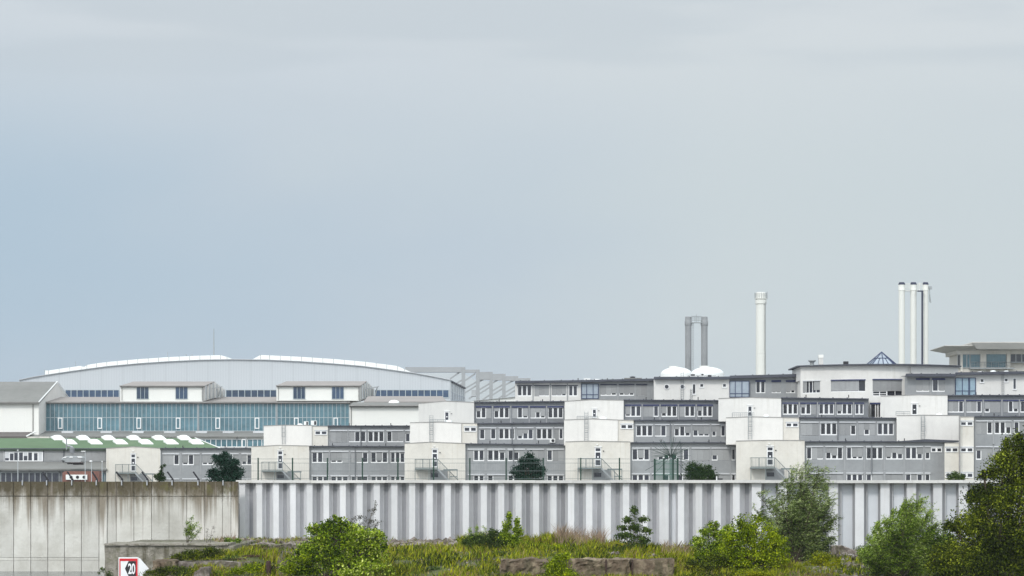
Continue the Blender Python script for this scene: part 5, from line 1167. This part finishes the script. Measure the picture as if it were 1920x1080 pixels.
# steel mesh fence
fn = empty('mesh_fence', (X(840, 246), 246, 0), 'long fence of dark green posts and thin wires behind the steel flood wall', 'fence')
fpx = [484, 548.5, 614, 679.5, 746, 813, 881, 949, 1018.5, 1089, 1161.5]
for px in fpx: part('post', M['dark_green'], fn, lambda b: b.box(X(px, 246) - .055, X(px, 246) + .055, 245.95, 246.05, 0, Z(858.5, 246)))
def wires(b):
    for yy in (860.5, 868.3, 883, 897.5): b.tube((X(448, 246), 246, Z(yy, 246)), (X(1182, 246), 246, Z(yy, 246)), .013, 4)
    x = X(448, 246)
    while x < X(1182, 246): b.tube((x, 246, 1.2), (x, 246, Z(868.3, 246)), .0028, 3); x += .2
part('wire', M['steel_green'], fn, wires)
# gate
gt = empty('gate', (X(1248, 247), 247, 0), 'green steel gate posts with green mesh panel under the radiating antenna', 'gate')
for px, w_, yt in ((1227.5, .075, 860), (1244.5, .07, 859), (1262, .07, 859), (1270.5, .075, 859)): part('post', M['dark_green'], gt, lambda b: b.box(X(px, 247) - w_, X(px, 247) + w_, 246.9, 247.1, 0, Z(yt, 247)))
def gm(b):
    for x in np.arange(X(1228, 247), X(1270, 247), .055): b.box(x, x + .016, 247, 247.016, .3, Z(863, 247))
    for yy in (863, 870, 880, 890): b.box(X(1228, 247), X(1270, 247), 246.99, 247.02, Z(yy, 247), Z(yy, 247) + .035)
part('mesh_panel', M['mesh_green'], gt, gm)
for (p, q) in ((1246.5, 1253), (1261, 1268)):
    lm = part('floodlight', M['dark_green'], gt, lambda b: b.pbox(p, q, 853.5, 858.7, 247, -.15, .12)); part('lens', M['sign_white'], lm, lambda b: b.pbox(q + .05, q + 1.2, 855, 858, 247, -.12, .08))
an_ = empty('antenna', (X(1258, 255), 255, 0), 'spidery star of thin steel rods radiating from a mast above the gate', 'antenna')
hub = Vector((X(1258, 255), 255, Z(856, 255)))
part('mast', M['steel_green'], an_, lambda b: (b.tube((hub.x, 255, 0), (hub.x, 255, Z(860, 255)), .16, 8, .10), b.tube((hub.x, 255, Z(860, 255)), (hub.x, 255, Z(819, 255)), .045, 6, .02)))
def rods(b):
    for k in range(46):
        th_ = rg.uniform(-.35, math.pi + .35); el_ = rg.uniform(-.9, .9); L = 1.95 * rg.uniform(.85, 1.05)
        d = Vector((math.cos(th_) * math.cos(el_), math.sin(el_), math.sin(th_) * math.cos(el_) * .92)); b.tube(hub, hub + d * L, .014, 4, .010, caps=False)
    for (ax, ay) in ((1210, 882), (1308, 881), (1296, 893), (1222, 893)): b.tube(hub, (X(ax, 255), 255, Z(ay, 255)), .02, 4, .015)
part('rods', M['dark_green'], an_, rods)
pb_ = empty('cabinet', (X(1344, 243.5), 243.5, 0), 'small white box with dark lid showing over the capping right of the round shrub', 'cabinet')
part('body', M['frame_white'], pb_, lambda b: b.pbox(1343, 1345, 893, 905, 243.5, 0, .3)); part('lid', M['black'], pb_, lambda b: b.pbox(1345.4, 1355, 897, 899.5, 243.5, 0, .3))

# ================================================================ ruins and rubble on the bank
def chunk(label, px0, px1, py0, py1, D, dep, seed, amp=.10, name='concrete_chunk', top=.15, m='ruin', group='broken concrete blocks on the bank'):
    b = MB(); noisy_grid_box(b, X(px0, D), X(px1, D), D, D + dep, Z(py1, D), Z(py0, D), amp, .16, seed, top)
    return tag(b.build(name, M[m], None), label, 'concrete block', group)
chunk('leftmost broken concrete block, alone left of the bright green bush', 941, 1024, 1050.5, 1100, 205, 3, 2., 0.26)
chunk('broken concrete block just right of the bright green bush, dark gap at its end', 1064, 1135, 1048, 1100, 205.5, 2.5, 9., 0.2)
chunk('middle broken concrete block between two rusty bars', 1138, 1184, 1049.5, 1100, 205.8, 2.3, 17., 0.2)
chunk('long flat topped concrete block at the right end of the ruined wall', 1187, 1263, 1049.2, 1100, 205.2, 2.5, 23., 0.12, top=.05)
chunk('pale stone tip in the grass below the quay block, right of the sign', 363, 393, 1071, 1100, 204, 2, 31., .16, name='stone', top=.5, m='rubble')
chunk('broken pale slab pile leaning against the quay block right of the sign', 286, 330, 1052, 1095, 207, 3, 41., .2, name='slab', top=.5, m='ruin')
chunk('brown broken wall stub below the left end of the steel wall', 452, 562, 1021, 1046, 225, 2.5, 51., .22, name='broken_wall', top=.35, m='rubble')
chunk('low stony wall remnant right of the large lime bush', 722, 872, 1019.5, 1036, 228, 2.5, 61., .22, name='broken_wall', top=.35, m='rubble')
chunk('thin pale slab edge running through the grass right of the sign', 296, 470, 1053, 1075, 208, 1.6, 71., .10, name='slab', top=.1, m='rubble')
chunk('small grey rubble heap right of the tall willow', 1566, 1640, 1030, 1048, 221, 2.5, 81., .22, name='rubble_heap', top=.4, m='rubble')
for (p, lab) in ((1136.4, 'upright rusty steel bar in the gap of the ruined wall'), (1185.6, 'thin rusty bar beside the long flat topped block')):
    b = MB(); b.tube((X(p, 205), 205, Z(1100, 205)), (X(p, 205), 205, Z(1049, 205)), .06 if p < 1150 else .045, 6); tag(b.build('rusty_bar', M['rust'], None), lab, 'steel bar', 'rusty bars in the ruined wall')
b = MB(); b.lathe((X(503.5, 206), 206), [(.17, Z(1085, 206)), (.16, Z(1054, 206)), (.12, Z(1051.5, 206)), (.02, Z(1051, 206))], 14); tag(b.build('mooring_post', M['rust'], None), 'short dark rusty post in the grass left of the large lime bush', 'post')
# scattered rubble: uncountable
def rubble(zones, name='rubble', m='rubble'):
    Vv = []; ico = []
    import bmesh
    bm = bmesh.new(); bmesh.ops.create_icosphere(bm, subdivisions=1, radius=1); bv = np.array([v.co[:] for v in bm.verts]); bfc = np.array([[v.index for v in f.verts] for f in bm.faces]); bm.free()
    VV = []; FF = []; k = 0
    for (p0, p1, d0, d1, n, s0, s1) in zones:
        for _ in range(n):
            D = rg.uniform(d0, d1); px = rg.uniform(p0, p1); x = X(px, D); s = rg.uniform(s0, s1) * (rg.uniform(.4, 1) ** 2 + .3)
            q = bv * (1 + rg.normal(size=(len(bv), 1)) * .22) * s * rg.uniform(.6, 1.3, 3); q[:, 2] *= .7
            VV.append(q + np.array([x, D, terr_z(x, D) + s * .15])); FF.append(bfc + k); k += len(bv)
    V = np.concatenate(VV); Fc = np.concatenate(FF)
    me = bpy.data.meshes.new(name); me.from_pydata(V.tolist(), [], Fc.tolist()); return tag(link(name, me, M[m], None), kind='stuff')
rubble([(430, 600, 231, 239, 900, .08, .34), (700, 900, 227, 235, 1100, .08, .36), (1100, 1260, 222, 232, 350, .06, .2), (1540, 1660, 215, 226, 500, .06, .26), (300, 1900, 200, 236, 700, .03, .12), (1520, 1720, 200, 216, 1100, .05, .24), (1100, 1160, 214, 226, 300, .06, .2), (500, 1000, 203, 210, 260, .05, .2), (870, 960, 200, 212, 60, .08, .2)])

# ================================================================ grass
def grass(zones, name, m, kind='stuff'):
    Vs = []
    for (p0, p1, d0, d1, n, h0, h1, w) in zones:
        D = rg.uniform(d0, d1, n); px = rg.uniform(p0, p1, n); x = (px - 960) * D / F
        dens = np.array([mnoise.noise(Vector((float(a_) * .45, float(c_) * .45, 5.))) for a_, c_ in zip(x, D)]); keep = dens + rg.normal(size=n) * .18 > -.06; x, D, dens = x[keep], D[keep], dens[keep]; n2_ = len(x)
        z = np.array([terr_z(float(a_), float(c_)) for a_, c_ in zip(x, D)]); h = rg.uniform(h0, h1, n2_) * (1 + .8 * dens); ang = rg.uniform(0, 2 * math.pi, n2_)
        lean = rg.normal(size=(n2_, 2)) * .35 * h[:, None]; ww = w * rg.uniform(.6, 1.3, n2_)
        B = np.stack([x, D, z - .05], 1); u = np.stack([np.cos(ang) * ww, np.sin(ang) * ww * .6, np.zeros(n2_)], 1); T = B + np.stack([lean[:, 0] + .12 * h, lean[:, 1], h], 1)
        Mid = B * .45 + T * .55 + np.stack([-lean[:, 0] * .2, np.zeros(n2_), h * .06], 1)
        Vs.append(np.stack([B - u, B + u, Mid + u * .8, T, Mid - u * .8], 1).reshape(-1, 3))
    return tag(np_mesh(name, np.concatenate(Vs), 5, M[m], None), kind=kind)
grass([(300, 1960, 198, 240, 30000, .12, .42, .035), (300, 520, 204, 216, 5000, .2, .55, .04), (720, 1300, 203, 226, 16000, .2, .6, .04), (860, 1120, 224, 234, 6000, .3, .75, .045), (1240, 1700, 200, 214, 7000, .15, .5, .04), (440, 560, 232, 239, 900, .15, .5, .03), (1100, 1300, 210, 222, 5000, .25, .7, .04), (700, 1320, 203, 212, 9000, .15, .5, .035), (1300, 1540, 203, 212, 3500, .15, .5, .035)], 'grass', 'grass')
grass([(1040, 1130, 222, 231, 1500, .6, 1.5, .018), (1240, 1290, 214, 222, 500, .5, 1.1, .018), (400, 440, 225, 232, 250, .4, .8, .02), (1480, 1560, 200, 206, 500, .3, .6, .025), (440, 1200, 231, 238, 500, .3, .7, .015), (520, 700, 204, 212, 300, .4, .8, .02)], 'dry_grass', 'grass_dry')

def cover(name, m, spots, size):
    Cs = []
    for (px, D, rr, hh, n) in spots:
        x, y = X(px, D), D; z = terr_z(x, y); g = unit(rg.normal(size=(n, 3))) * (rg.uniform(0, 1, (n, 1)) ** .5); g[:, 2] = np.abs(g[:, 2])
        w = 1 + .35 * np.sin(g[:, 0:1] * 7 + px) * np.cos(g[:, 1:2] * 6)
        Cs.append(np.array([x, y, z]) + g * np.array([rr, rr * .8, hh]) * w)
    return tag(np_mesh(name, leaf_verts(np.concatenate(Cs), size), 4, M[m], None), kind='stuff')
def spots(n, px0, px1, d0, d1, hh=(.15, .5)): return [(rg.uniform(px0, px1), rg.uniform(d0, d1), rg.uniform(.35, 1.2), rg.uniform(*hh), int(rg.uniform(150, 600))) for _ in range(n)]
cover('ground_cover', 'leaf_mid', spots(34, 300, 1750, 202, 226) + spots(12, 860, 1130, 220, 232) + spots(10, 320, 540, 203, 212) + spots(16, 700, 1300, 205, 213, (.1, .35)), .10)
cover('ground_cover', 'leaf_yellow', spots(26, 300, 1300, 203, 222, (.1, .35)) + spots(10, 1400, 1650, 202, 214, (.1, .3)) + spots(12, 720, 950, 203, 218, (.1, .4)), .09)
cover('ground_cover', 'leaf_olive', spots(60, 300, 1750, 204, 224) + spots(14, 1250, 1400, 202, 214), .10)
cover('ground_cover', 'leaf_brown', spots(44, 300, 1750, 205, 230, (.1, .35)) + spots(8, 300, 520, 205, 212, (.1, .3)), .09)
# low mounds of ground cover
G2 = 'low clumps of weeds on the bank'
def mound(label, D, cl, n, s, m, base=None, cat='weeds', name='weed_clump', **k): return plant(name, label, cat, D, base or (cl[0][0], cl[0][1] + cl[0][3]), cl, n, s, m, G2, trunk=.02, twigs=False, **k)
mound('olive green mossy clump on the quay block right of the coping', 209, [(365, 1040, 34, 11), (398, 1036, 26, 13), (330, 1046, 14, 9)], 5200, .10, 'leaf_olive')
mound('yellow green clump low in the grass left of the rusty post', 205.5, [(472, 1066, 26, 12), (445, 1072, 20, 10), (400, 1078, 22, 9)], 3800, .10, 'leaf_bright')
mound('yellow flowering low clump below the dark willow', 204, [(1538, 1045, 24, 12), (1560, 1058, 24, 12), (1525, 1058, 20, 12)], 5200, .10, 'leaf_yellow')
mound('dull green weeds at the bottom edge right of the sign', 203, [(330, 1070, 40, 10), (290, 1077, 28, 10)], 3500, .10, 'leaf_olive')
mound('lime weeds at the bottom left of the large lime bush', 203.5, [(540, 1066, 20, 12), (570, 1048, 16, 10)], 2400, .11, 'leaf_bright')
mound('green tangle at the foot of the steel wall left of the slender bushes', 222, [(885, 1015, 22, 13), (910, 1010, 20, 12), (940, 1020, 40, 12)], 5200, .12, 'leaf_mid')
mound('grass green clump between the slender bushes and the dry grass', 220, [(990, 1024, 44, 9), (1040, 1028, 36, 9)], 3600, .11, 'leaf_bright')
mound('yellow green weeds under the lime bush at the bottom edge', 201.5, [(1405, 1074, 32, 9), (1425, 1078, 24, 8)], 2500, .10, 'leaf_yellow')
mound('brown green weeds above the right end of the ruined wall', 207, [(1312, 1062, 40, 14), (1340, 1050, 30, 14)], 3600, .10, 'leaf_olive')

# ================================================================ bushes and trees on the bank
plant('bush', 'large lime green bush in the foreground left of centre', 'bush', 205, (632, 1085),
      [(632, 1010, 46, 30), (600, 1002, 26, 16), (655, 1000, 34, 17), (690, 1012, 32, 20), (616, 988, 17, 13), (640, 982, 14, 11), (606, 1040, 52, 28), (670, 1045, 52, 30), (560, 1062, 34, 20), (636, 1070, 90, 26), (708, 1030, 18, 18), (627, 972, 5, 7), (588, 990, 12, 8), (712, 1004, 10, 8)], 27000, .18, 'leaf_lime', trunk=.1, sub_r=.30, core=.02, sub=13, wild=.5)
wispy('dry_twigs', 'bare dark twigs with few seed heads rising behind the large lime bush', 'twigs', 212, (681, 1020), [(672, 965, 1), (700, 958, 1), (705, 945, 1), (690, 950, 1), (648, 962, .7), (712, 975, .6)], 500, .09, 'leaf_black', lean=(.6, 0, .5), trunk=.022, aspect=.6, rad=.3)
plant('sapling', 'slender two topped leafy sapling against the steel wall', 'sapling', 221, (960, 1035), [(954, 968, 5, 9), (969, 978, 5, 8), (950, 986, 9, 9), (971, 996, 10, 10), (945, 1003, 10, 10), (962, 1012, 16, 12)], 2800, .17, 'leaf_lime', 'saplings at the foot of the steel wall', trunk=.04, sub_r=.6, core=.1, wild=.5)
plant('sapling', 'low dark sapling just left of the two topped one', 'sapling', 222, (927, 1030), [(925, 998, 8, 8), (920, 1010, 11, 8), (936, 1006, 8, 8)], 1100, .15, 'leaf_mid', 'saplings at the foot of the steel wall', trunk=.03, sub_r=.55)
wispy('sapling', 'wispy willow sprout left of the low dark sapling', 'sapling', 222, (895, 1035), [(880, 992, 1), (894, 990, 1), (910, 988, .8), (872, 1002, .6), (904, 1000, 1)], 1900, .14, 'leaf_willow_green', 'saplings at the foot of the steel wall', lean=(.0, 0, .9), trunk=.02, rad=.2)
plant('sapling', 'dark open branched sapling against the steel wall, alone right of the dry grass', 'sapling', 219, (1187, 1040), [(1189, 958, 7, 9), (1180, 975, 12, 8), (1207, 973, 14, 5), (1168, 990, 12, 6), (1192, 990, 16, 8), (1213, 996, 10, 7), (1172, 1006, 18, 9), (1200, 1012, 18, 9), (1184, 1026, 26, 11)], 3600, .16, 'leaf_mid', 'saplings at the foot of the steel wall', trunk=.05, sub_r=.6, core=.05, wild=.6)
plant('bush', 'bright green leafy bush growing over the ruined wall', 'bush', 203, (1046, 1090), [(1058, 1042, 14, 9), (1050, 1052, 20, 12), (1044, 1066, 28, 14), (1052, 1078, 40, 14)], 7500, .12, 'leaf_bright', trunk=.05)
plant('bush', 'lime and yellow green bush in front of the tall grey willow', 'bush', 208, (1390, 1080),
      [(1400, 985, 26, 20), (1420, 1000, 34, 24), (1385, 1015, 34, 24), (1440, 1025, 36, 26), (1400, 1045, 62, 28), (1455, 1045, 26, 18), (1420, 972, 12, 8), (1380, 1068, 50, 16)], 27000, .14, 'leaf_bright', trunk=.08, sub_r=.30, core=.02, sub=13, wild=.5)
plant('bush', 'mid green upright bush at the left side of the lime one', 'bush', 210, (1335, 1070), [(1338, 985, 12, 8), (1328, 998, 18, 10), (1350, 1005, 22, 12), (1312, 1018, 18, 11), (1345, 1030, 40, 20), (1308, 1010, 8, 6), (1325, 1045, 30, 16), (1366, 990, 10, 8)], 8000, .15, 'leaf_lime', trunk=.06, sub_r=.5, core=.12, wild=.4)
# tall willow
wl = [(1418, 925, .8), (1440, 935, 1), (1455, 915, 1), (1470, 900, 1.1), (1485, 885, 1.2), (1500, 878, 1.3), (1515, 880, 1.1), (1530, 895, 1), (1540, 920, 1), (1548, 950, 1), (1550, 985, .9), (1430, 970, .9), (1500, 930, 1.4), (1480, 950, 1.4), (1520, 950, 1.2), (1460, 980, 1), (1410, 950, .7), (1556, 935, .9), (1562, 975, .9), (1560, 1010, .8), (1535, 880, .8), (1520, 990, 1.2), (1440, 1000, 1), (1545, 1020, 1)]
wispy('willow', 'tall wind blown grey green willow in front of the steel wall', 'willow', 213, (1490, 1062), wl, 42000, .20, 'leaf_willow', 'windblown willows', lean=(.75, 0, .55), trunk=.07, rad=.26, aspect=.2)
plant('shrub', 'dark dense thicket filling the foot of the tall willow', 'shrub', 214.5, (1500, 1070), [(1490, 985, 52, 36), (1500, 960, 30, 34), (1518, 1010, 44, 36), (1472, 1020, 40, 30), (1532, 1040, 32, 24), (1505, 930, 20, 22), (1455, 1045, 26, 22)], 18000, .16, 'leaf_deep', trunk=.08, aspect=.35)
wl2 = [(1640, 1000, 1), (1655, 975, 1.1), (1672, 960, 1.2), (1690, 948, 1.2), (1705, 942, 1.2), (1722, 945, 1), (1740, 965, 1), (1625, 1030, 1), (1615, 1050, .8), (1665, 1000, 1.2), (1700, 985, 1.3), (1735, 1000, 1.2), (1690, 1020, 1.2), (1650, 1030, 1), (1622, 1010, .9), (1612, 1040, .9), (1640, 985, 1), (1755, 985, 1), (1765, 1010, 1)]
wispy('willow', 'lower bright green willow between the tall one and the big dark tree', 'willow', 203, (1685, 1092), wl2, 38000, .19, 'leaf_willow_green', 'windblown willows', lean=(.6, 0, .6), trunk=.06, rad=.28, aspect=.22)
plant('shrub', 'dense green undergrowth filling the foot of the lower willow', 'shrub', 205.5, (1690, 1095), [(1680, 1030, 44, 34), (1706, 990, 34, 30), (1720, 1050, 60, 38), (1645, 1050, 36, 34), (1628, 1038, 20, 20), (1700, 965, 20, 18), (1755, 1020, 36, 42)], 24000, .16, 'leaf_willow_green', trunk=.08, aspect=.4)
plant('tree', 'big dark olive tree filling the lower right corner', 'tree', 192, (1870, 1140),
      [(1905, 840, 28, 34), (1880, 880, 40, 36), (1925, 880, 44, 50), (1850, 935, 44, 36), (1900, 940, 60, 50), (1830, 985, 50, 42), (1880, 1010, 70, 56), (1800, 1040, 48, 44), (1860, 1070, 90, 50), (1930, 1030, 60, 80), (1845, 890, 14, 10), (1790, 985, 22, 16), (1950, 850, 44, 60), (1775, 1070, 40, 26), (1760, 1045, 26, 26)], 95000, .16, 'leaf_olive', trunk=.2, sub_r=.33, core=.42, depth=.7)
wispy('sapling', 'small pale wispy sapling growing on the quay coping before the stained concrete', 'sapling', 217, (352, 1021), [(345, 985, .8), (352, 975, 1), (362, 970, 1.1), (370, 978, 1), (374, 990, .8), (358, 990, 1), (366, 998, .6)], 1500, .15, 'leaf_willow_green', None, lean=(.3, 0, .8), trunk=.02, rad=.22)
wispy('dry_twigs', 'tiny bare forked twig on the quay coping right of the pale sapling', 'twigs', 217, (391, 1020), [(388, 992, 1), (398, 985, 1), (402, 998, 1)], 60, .06, 'leaf_black', lean=(.4, 0, .5), trunk=.02, rad=.25)
plant('weed_clump', 'small leafy clump at the right end of the quay coping', 'weeds', 222, (430, 1022), [(428, 1014, 9, 7), (442, 1016, 12, 6)], 900, .12, 'leaf_willow_green', G2, trunk=.02, twigs=False)
plant('weed_clump', 'thin leafy sprig climbing the quay block corner left of the sign', 'weeds', 211, (200, 1092), [(192, 1068, 7, 5), (205, 1075, 9, 8), (186, 1074, 4, 3)], 380, .10, 'leaf_mid', G2, trunk=.02)

# ================================================================ river sign
Dn = 208
sg_ = empty('river_sign', (X(241, Dn), Dn, -5.6), 'red bordered white river sign reading 20 with a black arrow and white side triangle', 'sign')
part('post', M['steel'], sg_, lambda b: b.tube((X(241, Dn), Dn + .12, -6), (X(241, Dn), Dn + .12, Z(1048, Dn)), .06, 8))
bd = part('board', M['sign_white'], sg_, lambda b: b.pbox(222.2, 259.7, 1044.8, 1088, Dn, 0, .06))
def brd(b):
    b.pbox(223.8, 258.1, 1047.2, 1051.9, Dn, -.012, -.001); b.pbox(223.8, 258.1, 1081, 1086, Dn, -.012, -.001)
    b.pbox(223.8, 226, 1051.9, 1081, Dn, -.012, -.001); b.pbox(254.8, 258.1, 1051.9, 1081, Dn, -.012, -.001)
part('red_border', M['red'], bd, brd)
part('black_arrow', M['black'], bd, lambda b: b.prism([(241, 1052.2), (254.7, 1052.2), (254.7, 1080.4), (241, 1080.4), (234.3, 1066)], Dn, -.012, -.002))
cu = bpy.data.curves.new('number_text', 'FONT'); cu.body = '20'; cu.size = 1; cu.extrude = .004; cu.offset = .022; cu.space_character = .92
tmp = bpy.data.objects.new('number_tmp', cu); COL.objects.link(tmp); bpy.context.view_layer.update()
tm = bpy.data.meshes.new_from_object(tmp.evaluated_get(bpy.context.evaluated_depsgraph_get())); bpy.data.objects.remove(tmp)
n = len(tm.vertices); co = np.empty(n * 3); tm.vertices.foreach_get('co', co); co = co.reshape(-1, 3); lo, hi = co.min(0), co.max(0)
tx0, tx1, tz0, tz1 = X(240.2, Dn), X(253.6, Dn), Z(1076.6, Dn), Z(1056.3, Dn)
nc = np.stack([tx0 + (co[:, 0] - lo[0]) / (hi[0] - lo[0]) * (tx1 - tx0), Dn - .018 - co[:, 2], tz0 + (co[:, 1] - lo[1]) / (hi[1] - lo[1]) * (tz1 - tz0)], 1)
tm.vertices.foreach_set('co', nc.ravel()); tm.update(); link('number', tm, M['sign_white'], bd)
part('side_arrow', M['sign_white'], sg_, lambda b: b.prism([(260.3, 1046.5), (262, 1046.5), (279, 1066), (262, 1085), (260.3, 1085)], Dn, .0, .05))


# ================================================================ thin haze over the whole works
hb = MB(); hb.box(-1450, 1450, -160, 2700, -9, 60)
hm = bpy.data.materials.new('haze'); hm.use_nodes = True; ht = hm.node_tree; ht.nodes.remove(ht.nodes['Principled BSDF'])
pv_ = ht.nodes.new('ShaderNodeVolumePrincipled'); pv_.inputs['Color'].default_value = (.95, .97, 1, 1); pv_.inputs['Density'].default_value = .00006
ht.links.new(pv_.outputs[0], ht.nodes['Material Output'].inputs['Volume'])
tag(hb.build('haze', hm, None), kind='stuff')
